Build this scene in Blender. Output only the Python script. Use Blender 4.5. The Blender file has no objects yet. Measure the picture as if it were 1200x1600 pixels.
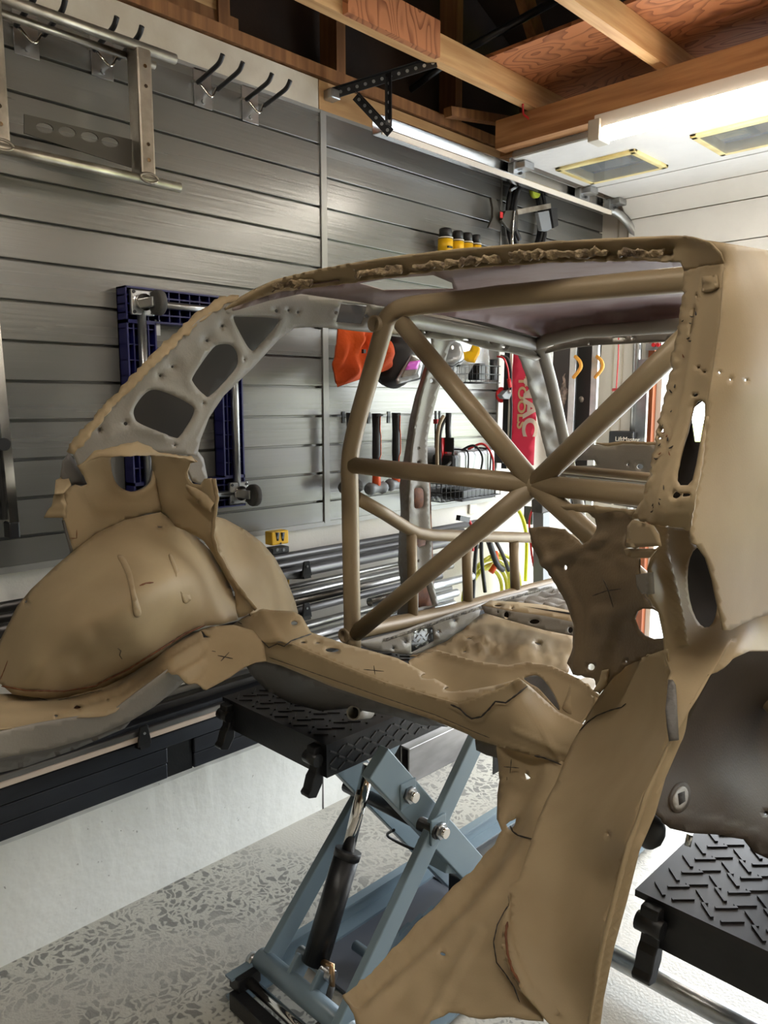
import bpy, bmesh, math, random
import numpy as np
from mathutils import Vector, Matrix, geometry, noise

random.seed(7)
# ------------------------------------------------------------------ camera, world, lights, exposure
YAW = math.radians(44.5); PIT = math.radians(8.05); FPX = 1200.0; CAMZ = 1.54
_fh = np.array([-math.sin(YAW), math.cos(YAW), 0.0]); CR = np.array([math.cos(YAW), math.sin(YAW), 0.0]); _Z = np.array([0, 0, 1.0])
CF = _fh * math.cos(PIT) - _Z * math.sin(PIT); CU = _fh * math.sin(PIT) + _Z * math.cos(PIT); CC = np.array([0, 0, CAMZ])
sc = bpy.context.scene; col = sc.collection
cam_d = bpy.data.cameras.new('camera'); cam = bpy.data.objects.new('camera', cam_d); col.objects.link(cam)
cam_d.sensor_fit = 'HORIZONTAL'; cam_d.sensor_width = 36; cam_d.lens = 36.0; cam_d.clip_start = 0.02
cam.matrix_world = Matrix(((CR[0], CU[0], -CF[0], 0), (CR[1], CU[1], -CF[1], 0), (CR[2], CU[2], -CF[2], CAMZ), (0, 0, 0, 1)))
sc.camera = cam
sc.view_settings.view_transform = 'Standard'; sc.view_settings.look = 'None'
sc.view_settings.gamma = 1; sc.view_settings.use_curve_mapping = False
sc.view_settings.exposure = 0.5
w = bpy.data.worlds.new('overcast_sky'); sc.world = w; w.use_nodes = True
bg = w.node_tree.nodes['Background']; bg.inputs[0].default_value = (0.90, 0.95, 1.0, 1); bg.inputs[1].default_value = 9.0
SKY_PORTAL = True
pl = bpy.data.lights.new('door_daylight_portal', 'AREA'); pl.shape = 'RECTANGLE'; pl.size = 2.3; pl.size_y = 2.05; pl.cycles.is_portal = True
po = bpy.data.objects.new('door_daylight_portal', pl); col.objects.link(po); po.location = (-0.7, 4.0, 1.03); po.rotation_euler = (math.radians(-90), 0, 0)
sc.cycles.max_bounces = 7; sc.cycles.diffuse_bounces = 4; sc.cycles.glossy_bounces = 4; sc.cycles.transparent_max_bounces = 8
sc.cycles.caustics_reflective = False; sc.cycles.caustics_refractive = False
sc.cycles.use_denoising = True
TUBE_POWER = 24.0

# ------------------------------------------------------------------ materials
def S(r, g, b):
    f = lambda c: (c / 255) / 12.92 if c / 255 <= 0.04045 else ((c / 255 + 0.055) / 1.055) ** 2.4
    return (f(r), f(g), f(b), 1)
def mat(name, c, rough=0.5, metal=0.0, c2=None, ns=8.0, bump=0.0, bs=60.0, stretch=(1, 1, 1), rmix=0.0, spec=None, coat=0, lo=0.35, hi=0.65, detail=5):
    m = bpy.data.materials.new(name); m.use_nodes = True; nt = m.node_tree; b = nt.nodes['Principled BSDF']
    b.inputs['Base Color'].default_value = c; b.inputs['Roughness'].default_value = rough; b.inputs['Metallic'].default_value = metal
    if spec is not None: b.inputs['Specular IOR Level'].default_value = spec
    if coat: b.inputs['Coat Weight'].default_value = coat
    tc = nt.nodes.new('ShaderNodeTexCoord'); mp = nt.nodes.new('ShaderNodeMapping'); mp.inputs['Scale'].default_value = stretch
    nt.links.new(tc.outputs['Object'], mp.inputs[0])
    if c2 is not None:
        n = nt.nodes.new('ShaderNodeTexNoise'); n.inputs['Scale'].default_value = ns; n.inputs['Detail'].default_value = detail
        nt.links.new(mp.outputs[0], n.inputs['Vector'])
        r = nt.nodes.new('ShaderNodeValToRGB'); r.color_ramp.elements[0].position = lo; r.color_ramp.elements[1].position = hi
        r.color_ramp.elements[0].color = c; r.color_ramp.elements[1].color = c2
        nt.links.new(n.outputs['Fac'], r.inputs[0]); nt.links.new(r.outputs[0], b.inputs['Base Color'])
        if rmix:
            mr = nt.nodes.new('ShaderNodeMapRange'); mr.inputs[3].default_value = rough - rmix; mr.inputs[4].default_value = rough + rmix
            nt.links.new(n.outputs['Fac'], mr.inputs[0]); nt.links.new(mr.outputs[0], b.inputs['Roughness'])
    if bump:
        n2 = nt.nodes.new('ShaderNodeTexNoise'); n2.inputs['Scale'].default_value = bs; n2.inputs['Detail'].default_value = 3
        nt.links.new(mp.outputs[0], n2.inputs['Vector'])
        bp = nt.nodes.new('ShaderNodeBump'); bp.inputs['Strength'].default_value = bump; bp.inputs['Distance'].default_value = 0.01
        nt.links.new(n2.outputs['Fac'], bp.inputs['Height']); nt.links.new(bp.outputs[0], b.inputs['Normal'])
    return m
def emit(name, c, s):
    m = bpy.data.materials.new(name); m.use_nodes = True; b = m.node_tree.nodes['Principled BSDF']
    b.inputs['Base Color'].default_value = c; b.inputs['Emission Color'].default_value = c; b.inputs['Emission Strength'].default_value = s
    return m
def glassy(name, c, rough=0.05, alpha=0.25):
    m = bpy.data.materials.new(name); m.use_nodes = True; b = m.node_tree.nodes['Principled BSDF']
    b.inputs['Base Color'].default_value = c; b.inputs['Roughness'].default_value = rough; b.inputs['Alpha'].default_value = alpha
    return m
M = {}
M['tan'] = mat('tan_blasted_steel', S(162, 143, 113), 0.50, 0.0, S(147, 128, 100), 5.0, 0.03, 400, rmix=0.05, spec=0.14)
M['tan_shaded'] = mat('tan_blasted_steel_shaded', S(118, 100, 76), 0.5, 0.0, S(100, 84, 64), 6.0, 0.10, 260)  # shaded copy of the tan steel, right divider's backlit side painted darker
M['tan_tube'] = mat('tan_tube_steel', S(148, 130, 102), 0.42, 0.1, S(136, 118, 92), 7.0, 0.05, 260)
M['grey_paint'] = mat('grey_interior_primer', S(139, 133, 124), 0.45, 0.0, S(126, 120, 112), 6, 0.06, 220)
M['under'] = mat('dark_grey_underbody', S(92, 88, 84), 0.55, 0.0, S(78, 74, 70), 6, 0.1, 200)
M['well'] = mat('dark_wheel_well_coating', S(74, 63, 52), 0.6, 0.0, S(62, 53, 45), 4, 0.05, 240, spec=.15)
M['maroon'] = mat('faded_maroon_roof_underside', S(104, 76, 74), 0.6, 0.0, S(150, 134, 132), 3.5, 0.0, 150, lo=0.42, hi=0.72)
M['mark'] = mat('black_marker_ink', S(38, 30, 24), 0.6)
M['rust'] = mat('rust_spot', S(120, 70, 36), 0.7, 0, S(90, 50, 28), 60)
M['cavity_shaded'] = mat('quarter_skin_inside_shaded', S(50, 42, 34), 0.7, 0, S(40, 34, 28), 6)  # colour darkened to stand for shade inside the enclosed pillar
M['hole_shade'] = mat('painted_cavity_shade', S(28, 22, 20), 0.8)  # near-black colour stands in for the shade inside openings
M['sealer'] = mat('torn_seam_sealer', S(150, 129, 98), 0.6, 0, S(92, 74, 54), 45, 0.6, 120, lo=0.45, hi=0.6)
M['slat'] = mat('grey_slat_panel', S(120, 119, 115), 0.27, 0.3, S(112, 111, 107), 3, 0.05, 40, stretch=(1, 0.06, 3), spec=0.8, rmix=.05)
M['slat_trim'] = mat('grey_slat_trim', S(150, 149, 145), 0.36, 0.2)
M['white'] = mat('white_painted_drywall', S(226, 222, 213), 0.6, 0, S(214, 209, 198), 4, 0.08, 90)
M['strip'] = mat('old_painted_board', S(206, 200, 184), 0.6, 0, S(186, 176, 158), 6, 0.1, 60)
M['wood'] = mat('raw_fir_lumber', S(214, 174, 122), 0.6, 0, S(184, 138, 88), 2.5, 0.1, 80, stretch=(14, 1, 14))
M['woodx'] = mat('raw_fir_lumber_crosswise', S(188, 140, 92), 0.6, 0, S(146, 98, 58), 2.5, 0.1, 80, stretch=(1, 14, 14))
M['woodz'] = mat('aged_stud_lumber', S(150, 104, 62), 0.65, 0, S(118, 78, 44), 2.5, 0.1, 80, stretch=(14, 14, 1))
M['attic'] = mat('dark_roof_sheathing', S(62, 46, 34), 0.8, 0, S(40, 31, 25), 3, 0.1, 60)
M['steel'] = mat('bare_steel_tube', S(150, 148, 146), 0.3, 0.9, S(118, 116, 114), 9, 0.03, 150, stretch=(1, 0.3, 1), rmix=0.08)
M['steel_dark'] = mat('mill_scale_tube', S(92, 90, 90), 0.38, 0.7, S(66, 64, 64), 9, 0.03, 150, stretch=(1, 0.3, 1))
M['beam_dark'] = mat('blue_black_steel_beam', S(62, 66, 74), 0.42, 0.6, S(44, 46, 52), 8, 0.03, 120, stretch=(1, 0.3, 1))
M['alu'] = mat('polished_aluminium', S(205, 205, 203), 0.2, 1.0)
M['alu_m'] = mat('galvanised_steel', S(190, 192, 192), 0.3, 0.95, S(160, 162, 164), 12)
M['weld'] = mat('brushed_welded_steel', S(186, 178, 166), 0.36, 0.8, S(130, 122, 110), 10, 0.04, 160)
M['olive'] = mat('olive_grey_steel_plate', S(58, 54, 45), 0.5, 0.0)
M['black'] = mat('black_plastic', S(30, 30, 32), 0.45)
M['black_m'] = mat('black_painted_steel', S(26, 27, 29), 0.35, 0.2, S(34, 34, 36), 20, 0.05, 120)
M['diamond'] = mat('black_tread_plate', S(36, 36, 38), 0.3, 0.3, S(44, 40, 40), 10)
M['lift'] = mat('blue_grey_lift_paint', S(122, 140, 150), 0.32, 0.05, S(116, 133, 144), 5)
M['chrome'] = mat('chrome_rod', S(220, 216, 210), 0.08, 1.0)
M['brass'] = mat('brass_fitting', S(186, 150, 112), 0.3, 0.9)
M['blue'] = mat('navy_blue_plastic', S(28, 30, 92), 0.38)
M['rubber'] = mat('grey_rubber', S(78, 76, 72), 0.7, 0, S(58, 56, 54), 30, 0.1, 80)
M['orange'] = mat('orange_suede', S(214, 84, 18), 0.85, 0, S(182, 62, 10), 6, 0.2, 120)
M['orange_p'] = mat('orange_handle', S(232, 92, 40), 0.4)
M['yellow'] = mat('yellow_plastic', S(238, 186, 20), 0.4)
M['lime'] = mat('lime_hose', S(204, 204, 58), 0.4)
M['red'] = mat('red_plastic', S(196, 34, 38), 0.4)
M['banner'] = mat('crimson_vinyl_banner', S(206, 28, 66), 0.5, 0, S(214, 60, 88), 2)
M['white_p'] = mat('white_print', S(236, 228, 214), 0.5)
M['cream_p'] = mat('cream_print', S(226, 208, 160), 0.5)
M['magenta'] = mat('magenta_auto_lens', S(226, 110, 226), 0.2)
M['silver'] = mat('silver_plastic', S(178, 182, 186), 0.3, 0.4)
M['grey_p'] = mat('grey_plastic', S(120, 124, 128), 0.45)
M['clear'] = glassy('clear_plastic', S(235, 240, 242), 0.05, 0.28)
M['glass'] = glassy('door_glass', S(150, 158, 160), 0.05, 0.35)
M['door'] = mat('white_garage_door_paint', S(226, 224, 220), 0.45, 0, S(218, 216, 212), 5, 0.25, 28)
M['cream'] = mat('yellowed_window_frame', S(238, 222, 160), 0.45, 0, S(206, 184, 118), 9)
M['pinkw'] = mat('pale_wood_plank', S(226, 208, 194), 0.5, 0, S(214, 194, 178), 3, stretch=(1, .2, 3))
M['jamb'] = mat('red_brown_stained_wood', S(152, 84, 44), 0.5, 0, S(126, 64, 32), 3, stretch=(10, 10, 1))
M['board'] = mat('scuffed_black_board', S(42, 42, 42), 0.5, 0, S(52, 50, 48), 6)
M['tread'] = mat('scraped_paint', S(160, 150, 138), 0.6, 0, S(60, 56, 52), 30)
M['led'] = emit('led_tube_diffuser', (1.0, 0.93, 0.82, 1), TUBE_POWER)
M['lawn'] = mat('yellow_green_lawn', S(150, 168, 70), 0.9, 0, S(176, 184, 96), 3)  # yellow-green grass with paler patches
M['drive'] = mat('pale_driveway', S(200, 204, 208), 0.8, 0, S(186, 190, 194), 3)

def concrete_floor():
    m = bpy.data.materials.new('mottled_concrete_floor'); m.use_nodes = True; nt = m.node_tree; b = nt.nodes['Principled BSDF']
    tc = nt.nodes.new('ShaderNodeTexCoord')
    def ns(scale, det, dist=0.0):
        n = nt.nodes.new('ShaderNodeTexNoise'); n.inputs['Scale'].default_value = scale; n.inputs['Detail'].default_value = det; n.inputs['Distortion'].default_value = dist
        nt.links.new(tc.outputs['Object'], n.inputs['Vector']); return n
    nw = ns(9, 3); mm = nt.nodes.new('ShaderNodeMixRGB'); mm.blend_type = 'LINEAR_LIGHT'; mm.inputs[0].default_value = 0.09
    nt.links.new(tc.outputs['Object'], mm.inputs[1]); nt.links.new(nw.outputs['Color'], mm.inputs[2])
    vo = nt.nodes.new('ShaderNodeTexVoronoi'); vo.feature = 'DISTANCE_TO_EDGE'; vo.inputs['Scale'].default_value = 30; nt.links.new(mm.outputs[0], vo.inputs['Vector'])
    n5 = ns(28, 4); ad = nt.nodes.new('ShaderNodeMath'); ad.operation = 'MULTIPLY'; nt.links.new(vo.outputs['Distance'], ad.inputs[0]); nt.links.new(n5.outputs['Fac'], ad.inputs[1])
    r = nt.nodes.new('ShaderNodeValToRGB')
    r.color_ramp.elements[0].position = 0.05; r.color_ramp.elements[0].color = S(192, 189, 178); r.color_ramp.elements[1].position = 0.095; r.color_ramp.elements[1].color = S(128, 126, 120)
    nt.links.new(ad.outputs[0], r.inputs[0])
    c = ns(2.2, 3); r2 = nt.nodes.new('ShaderNodeValToRGB')
    r2.color_ramp.elements[0].position = 0.42; r2.color_ramp.elements[0].color = (0, 0, 0, 1); r2.color_ramp.elements[1].position = 0.62; r2.color_ramp.elements[1].color = (1, 1, 1, 1)
    nt.links.new(c.outputs['Fac'], r2.inputs[0])
    mx = nt.nodes.new('ShaderNodeMixRGB'); nt.links.new(r2.outputs[0], mx.inputs[0]); nt.links.new(r.outputs[0], mx.inputs[1]); mx.inputs[2].default_value = S(192, 188, 178)
    nt.links.new(mx.outputs[0], b.inputs['Base Color'])
    f = ns(120, 3); bp = nt.nodes.new('ShaderNodeBump'); bp.inputs['Strength'].default_value = 0.15; bp.inputs['Distance'].default_value = 0.01
    nt.links.new(f.outputs['Fac'], bp.inputs['Height']); nt.links.new(bp.outputs[0], b.inputs['Normal'])
    b.inputs['Roughness'].default_value = 0.42
    return m
M['floor'] = concrete_floor()
M['curb'] = mat('white_painted_concrete', S(230, 231, 226), 0.75, 0, S(150, 148, 140), 42, 0.3, 18, lo=.70, hi=.75)
def plywood():
    m = bpy.data.materials.new('fir_plywood'); m.use_nodes = True; nt = m.node_tree; b = nt.nodes['Principled BSDF']
    tc = nt.nodes.new('ShaderNodeTexCoord'); mp = nt.nodes.new('ShaderNodeMapping'); mp.inputs['Scale'].default_value = (1.3, 3.2, 1)
    n = nt.nodes.new('ShaderNodeTexNoise'); n.inputs['Scale'].default_value = 2.2; n.inputs['Detail'].default_value = 1.5
    mu = nt.nodes.new('ShaderNodeMath'); mu.operation = 'MULTIPLY'; mu.inputs[1].default_value = 16
    fr = nt.nodes.new('ShaderNodeMath'); fr.operation = 'FRACT'
    r = nt.nodes.new('ShaderNodeValToRGB'); r.color_ramp.elements[0].position = 0.0; r.color_ramp.elements[0].color = S(128, 72, 40); r.color_ramp.elements[1].position = 0.45; r.color_ramp.elements[1].color = S(182, 118, 76)
    nt.links.new(tc.outputs['Object'], mp.inputs[0]); nt.links.new(mp.outputs[0], n.inputs['Vector']); nt.links.new(n.outputs['Fac'], mu.inputs[0]); nt.links.new(mu.outputs[0], fr.inputs[0]); nt.links.new(fr.outputs[0], r.inputs[0]); nt.links.new(r.outputs[0], b.inputs['Base Color'])
    b.inputs['Roughness'].default_value = 0.6
    return m
M['ply'] = plywood()

# ------------------------------------------------------------------ helpers
def ray(px, py): return CF + (px - 600) / FPX * CR - (py - 800) / FPX * CU
def P(px, py, x=None, y=None, z=None):
    """where a line of sight meets the real plane X=x, Y=y or Z=z"""
    d = ray(px, py)
    t = x / d[0] if x is not None else y / d[1] if y is not None else (z - CAMZ) / d[2]
    return CC + d * t
class MB:
    def __init__(s): s.v = []; s.f = []; s.sm = []
    def add(s, vs, fs, smooth=False):
        o = len(s.v); s.v += [tuple(map(float, v)) for v in vs]; s.f += [tuple(i + o for i in f) for f in fs]; s.sm += [smooth] * len(fs); return s
    def box(s, a, b):
        x0, y0, z0 = np.minimum(a, b); x1, y1, z1 = np.maximum(a, b)
        return s.add([(x0, y0, z0), (x1, y0, z0), (x1, y1, z0), (x0, y1, z0), (x0, y0, z1), (x1, y0, z1), (x1, y1, z1), (x0, y1, z1)],
                     [(0, 3, 2, 1), (4, 5, 6, 7), (0, 1, 5, 4), (1, 2, 6, 5), (2, 3, 7, 6), (3, 0, 4, 7)])
    def bar(s, p, q, w, h, up=(0, 0, 1)):
        p = np.array(p, float); q = np.array(q, float); d = q - p; d /= np.linalg.norm(d); u = np.array(up, float)
        a = np.cross(d, u)
        if np.linalg.norm(a) < 1e-4: a = np.cross(d, (1, 0, 0))
        a /= np.linalg.norm(a); b = np.cross(a, d); vs = []
        for c in (p, q):
            for i, j in ((-1, -1), (1, -1), (1, 1), (-1, 1)): vs.append(c + a * w / 2 * i + b * h / 2 * j)
        return s.add(vs, [(0, 1, 2, 3), (7, 6, 5, 4), (0, 4, 5, 1), (1, 5, 6, 2), (2, 6, 7, 3), (3, 7, 4, 0)])
    def tube(s, pts, r, n=14, smooth_path=False, cap=True, closed=False, inner=None):
        pts = [np.array(p, float) for p in pts]
        if smooth_path: pts = catmull(pts, 8, closed)
        if closed: pts = pts + [pts[0]]
        rs = r if hasattr(r, '__len__') else [r] * len(pts)
        if len(rs) != len(pts): rs = list(np.interp(np.linspace(0, 1, len(pts)), np.linspace(0, 1, len(rs)), rs))
        N = len(pts); T = []
        for i in range(N):
            d = pts[min(i + 1, N - 1)] - pts[max(i - 1, 0)]
            if closed and i in (0, N - 1): d = pts[1] - pts[-2]
            T.append(d / max(1e-9, np.linalg.norm(d)))
        u = np.cross(T[0], (0, 0, 1)); 
        if np.linalg.norm(u) < 1e-3: u = np.cross(T[0], (1, 0, 0))
        u /= np.linalg.norm(u); vs = []; 
        for i in range(N):
            u = u - T[i] * (u @ T[i]); u /= np.linalg.norm(u); v = np.cross(T[i], u)
            for k in range(n):
                a = 2 * math.pi * k / n; vs.append(pts[i] + rs[i] * (math.cos(a) * u + math.sin(a) * v))
        fs = [(i * n + k, i * n + (k + 1) % n, (i + 1) * n + (k + 1) % n, (i + 1) * n + k) for i in range(N - 1) for k in range(n)]
        s.add(vs, fs, True)
        if cap and not closed:
            o = len(s.v) - len(vs)
            if inner is None:
                s.f.append(tuple(o + k for k in range(n))[::-1]); s.f.append(tuple(o + (N - 1) * n + k for k in range(n))); s.sm += [False, False]
            else:
                for base, e, sg in ((o, 0, 1), (o + (N - 1) * n, N - 1, -1)):
                    o2 = len(s.v)
                    for dep in (0, .05):
                        for k in range(n):
                            c = np.array(s.v[base + k]); s.v.append(tuple(pts[e] + (c - pts[e]) * inner / rs[e] + T[e] * dep * sg))
                    for k in range(n):
                        k2 = (k + 1) % n
                        s.f.append((base + k, base + k2, o2 + k2, o2 + k)); s.f.append((o2 + k, o2 + k2, o2 + n + k2, o2 + n + k)); s.sm += [False, True]
                    s.f.append(tuple(o2 + n + k for k in range(n))); s.sm.append(False)
        return s
    def ball(s, c, r, n=12, sc_=(1, 1, 1)):
        c = np.array(c, float); vs = []; fs = []; m = n // 2
        for i in range(m + 1):
            th = math.pi * i / m
            for k in range(n):
                a = 2 * math.pi * k / n; vs.append(c + r * np.array((math.sin(th) * math.cos(a), math.sin(th) * math.sin(a), math.cos(th))) * sc_)
        for i in range(m):
            for k in range(n): fs.append((i * n + k, i * n + (k + 1) % n, (i + 1) * n + (k + 1) % n, (i + 1) * n + k))
        return s.add(vs, fs, True)
    def prism(s, poly, d):
        """poly: coplanar world points, pushed along vector d"""
        n = len(poly); a = [np.array(p, float) for p in poly]; d = np.array(d, float)
        vs = a + [p + d for p in a]; fs = [(i, (i + 1) % n, n + (i + 1) % n, n + i) for i in range(n)]
        tri = geometry.tessellate_polygon([[Vector(p) for p in a]])
        fs += [tuple(t) for t in tri] + [tuple(n + i for i in t[::-1]) for t in tri]
        return s.add(vs, fs)
    def disc(s, c, ax, r, h, n=16):
        ax = np.array(ax, float); ax /= np.linalg.norm(ax); c = np.array(c, float)
        return s.tube([c, c + ax * h], r, n)
    def build(s, name, m, parent=None, bevel=0.0, origin=None):
        me = bpy.data.meshes.new(name); v = np.array(s.v)
        if parent is not None: org = ORG[parent.name]
        elif origin is not None: org = np.array(origin, float)
        else: org = np.array([(v[:, 0].min() + v[:, 0].max()) / 2, (v[:, 1].min() + v[:, 1].max()) / 2, v[:, 2].min()])
        me.from_pydata([tuple(p) for p in (v - org)], [], s.f)
        bm = bmesh.new(); bm.from_mesh(me); bmesh.ops.recalc_face_normals(bm, faces=bm.faces); bm.to_mesh(me); bm.free()
        me.polygons.foreach_set('use_smooth', s.sm[:len(me.polygons)] if len(s.sm) >= len(me.polygons) else [False] * len(me.polygons))
        me.materials.append(m); o = bpy.data.objects.new(name, me); col.objects.link(o)
        if parent is None: o.location = org
        else: o.parent = parent
        ORG[o.name] = org
        if bevel:
            b = o.modifiers.new('bevel', 'BEVEL'); b.width = bevel; b.segments = 2; b.limit_method = 'ANGLE'; b.angle_limit = math.radians(40)
        return o
ORG = {}
def catmull(pts, k=6, closed=False):
    pts = [np.array(p, float) for p in pts]; n = len(pts); out = []
    rng = range(n) if closed else range(n - 1)
    for i in rng:
        if closed: p0, p1, p2, p3 = pts[i - 1], pts[i], pts[(i + 1) % n], pts[(i + 2) % n]
        else: p0, p1, p2, p3 = pts[max(i - 1, 0)], pts[i], pts[i + 1], pts[min(i + 2, n - 1)]
        for j in range(k):
            t = j / k; out.append(0.5 * ((2 * p1) + (-p0 + p2) * t + (2 * p0 - 5 * p1 + 4 * p2 - p3) * t * t + (-p0 + 3 * p1 - 3 * p2 + p3) * t ** 3))
    if not closed: out.append(pts[-1])
    return out
def tag(o, label=None, cat=None, group=None, kind=None):
    if label: o['label'] = label
    if cat: o['category'] = cat
    if group: o['group'] = group
    if kind: o['kind'] = kind
    return o
def struct(o): o['kind'] = 'structure'; return o
def thing(name, label, cat, loc, group=None):
    o = bpy.data.objects.new(name, None); col.objects.link(o); o.empty_display_size = 0.1
    o.location = tuple(loc); ORG[o.name] = np.array(loc, float); return tag(o, label, cat, group)
def dup(o, off, label=None, parent=None):
    c = o.copy(); col.objects.link(c)
    if parent is None: c.location = (o.location[0] + off[0], o.location[1] + off[1], o.location[2] + off[2]); ORG[c.name] = ORG[o.name] + np.array(off)
    else: c.parent = parent; ORG[c.name] = ORG[parent.name]
    for ch in list(o.children): dup(ch, off, None, c)
    if label: c['label'] = label
    return c
def depth(anchors):
    """smooth surface through given real points: returns f(px,py)->distance along the line of sight"""
    A = []; 
    for a in anchors:
        px, py, k, v = a; d = ray(px, py)
        t = v / d['xy'.index(k)] if k in 'xy' else (v - CAMZ) / d[2]
        A.append((px / 1000, py / 1000, 1 / t))
    A = np.array(A); n = len(A)
    def U(r2): return np.where(r2 > 0, r2 * np.log(np.maximum(r2, 1e-12)), 0)
    if n > 3:
        K = U((A[:, None, 0] - A[None, :, 0]) ** 2 + (A[:, None, 1] - A[None, :, 1]) ** 2) + np.eye(n) * 1e-6
        Q = np.c_[np.ones(n), A[:, :2]]; L = np.zeros((n + 3, n + 3)); L[:n, :n] = K; L[:n, n:] = Q; L[n:, :n] = Q.T
        w_ = np.linalg.lstsq(L, np.r_[A[:, 2], 0, 0, 0], rcond=None)[0]
    else:
        Q = np.c_[np.ones(n), A[:, :2]]; w_ = np.r_[np.zeros(n), np.linalg.lstsq(Q, A[:, 2], rcond=None)[0]]
        if n < 3: w_ = np.r_[np.zeros(n), np.mean(A[:, 2]), 0, 0]
    def f(px, py):
        x, y = px / 1000, py / 1000
        return 1 / (w_[:n] @ U((A[:, 0] - x) ** 2 + (A[:, 1] - y) ** 2) + w_[n] + w_[n + 1] * x + w_[n + 2] * y)
    return f
def plane(k, v):
    def f(px, py):
        d = ray(px, py); return v / d['xyz'.index(k)] if k in 'xy' else (v - CAMZ) / d[2]
    return f
def pip(x, y, poly):
    c = np.zeros(len(x), bool); n = len(poly); j = n - 1
    for i in range(n):
        xi, yi = poly[i]; xj, yj = poly[j]
        c ^= ((yi > y) != (yj > y)) & (x < (xj - xi) * (y - yi) / ((yj - yi) or 1e-9) + xi); j = i
    return c
def segdist(x, y, poly, closed=True):
    d = np.full(len(x), 1e9); n = len(poly)
    for i in range(n if closed else n - 1):
        ax, ay = poly[i]; bx, by = poly[(i + 1) % n]; l = (bx - ax) ** 2 + (by - ay) ** 2 or 1e-9
        t = np.clip(((x - ax) * (bx - ax) + (y - ay) * (by - ay)) / l, 0, 1)
        d = np.minimum(d, np.hypot(x - ax - t * (bx - ax), y - ay - t * (by - ay)))
    return d
def resample(poly, step, smooth, jag=0.0, closed=True):
    p = [np.array(q[:2], float) for q in poly]
    if smooth: p = catmull(p, 6, closed)
    out = []; n = len(p)
    for i in range(n if closed else n - 1):
        a, b = p[i], p[(i + 1) % n]; L = np.linalg.norm(b - a); k = max(1, int(round(L / step)))
        for j in range(k): out.append(a + (b - a) * j / k)
    if not closed: out.append(p[-1])
    res = []
    for q in out:
        if jag: q = q + np.array([noise.noise(Vector((q[0] * .13, q[1] * .13, 3))), noise.noise(Vector((q[0] * .13, q[1] * .13, 9)))]) * jag
        if not res or np.hypot(*(q - res[-1])) > 0.6: res.append(q)
    return [tuple(q) for q in res]
def ell(cx, cy, rx, ry=None, rot=0, n=14):
    ry = ry or rx; c, s_ = math.cos(rot), math.sin(rot)
    return [(cx + rx * math.cos(2 * math.pi * k / n) * c - ry * math.sin(2 * math.pi * k / n) * s_, cy + rx * math.cos(2 * math.pi * k / n) * s_ + ry * math.sin(2 * math.pi * k / n) * c) for k in range(n)]
def plate(name, outline, f, m, parent, holes=(), th=0.003, step=9, smooth=False, hsmooth=False, jag=0.0, emb=None, axis=(1, 0, 0), mirror=None, flat=False, bead=None):
    """sheet metal panel: real surface f, cut to an outline, with holes, folded thickness and stamped relief"""
    out = resample(outline, step, smooth, jag); hs = [resample(h, min(step, 5) if len(h) > 8 else step * .6, 7 <= len(h) <= 9) for h in holes]
    V_ = list(out); E = [(i, (i + 1) % len(out)) for i in range(len(out))]
    for h in hs:
        o = len(V_); V_ += h; E += [(o + i, o + (i + 1) % len(h)) for i in range(len(h))]
    xs = [p[0] for p in out]; ys = [p[1] for p in out]
    gx, gy = np.meshgrid(np.arange(min(xs), max(xs), step), np.arange(min(ys), max(ys), step)); gx = gx + (np.arange(gx.shape[0]) % 2)[:, None] * step / 2
    gx = gx.ravel(); gy = gy.ravel(); ok = pip(gx, gy, out) & (segdist(gx, gy, out) > step * .45)
    for h in hs: ok &= ~pip(gx, gy, h) & (segdist(gx, gy, h) > step * .4)
    V_ += list(zip(gx[ok], gy[ok]))
    r = geometry.delaunay_2d_cdt([Vector(v) for v in V_], E, [], 0, 1e-4)
    vv = [np.array(v) for v in r[0]]; F = r[2]
    cen = np.array([[sum(vv[i][0] for i in t) / 3, sum(vv[i][1] for i in t) / 3] for t in F]); keep = pip(cen[:, 0], cen[:, 1], out)
    for h in hs: keep &= ~pip(cen[:, 0], cen[:, 1], h)
    F = [t for t, k in zip(F, keep) if k]
    ax = np.array(axis, float); px = np.array([v[0] for v in vv]); py = np.array([v[1] for v in vv]); dsp = np.zeros(len(vv))
    if bead is not None:
        for h in hs:
            if max(q[0] for q in h) - min(q[0] for q in h) > 12: d_ = segdist(px, py, h); dsp += bead * np.exp(-((d_ - 6) / 4.0) ** 2)
    W = []
    for i, v in enumerate(vv):
        p = CC + ray(v[0], v[1]) * f(v[0], v[1])
        if emb: dsp[i] += emb(v[0], v[1])
        W.append(p + ax * dsp[i])
    used = sorted({i for t in F for i in t}); mp = {i: k for k, i in enumerate(used)}
    me = bpy.data.meshes.new(name); org = ORG[parent.name] if parent else np.mean([W[i] for i in used], 0)
    me.from_pydata([tuple(W[i] - org) for i in used], [], [tuple(mp[i] for i in t) for t in F])
    bm = bmesh.new(); bm.from_mesh(me); bmesh.ops.recalc_face_normals(bm, faces=bm.faces)
    if sum(f_.normal.dot(Vector(-(np.array(f_.calc_center_median()) + org - CC))) for f_ in bm.faces) < 0: bmesh.ops.reverse_faces(bm, faces=bm.faces)
    bm.to_mesh(me); bm.free()
    me.polygons.foreach_set('use_smooth', [not flat] * len(me.polygons)); me.materials.append(m)
    o = bpy.data.objects.new(name, me); col.objects.link(o); ORG[o.name] = org
    if parent: o.parent = parent
    else: o.location = org
    if th:
        s = o.modifiers.new('sheet_thickness', 'SOLIDIFY'); s.thickness = th; s.offset = -1; s.use_even_offset = False
    return o
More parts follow.
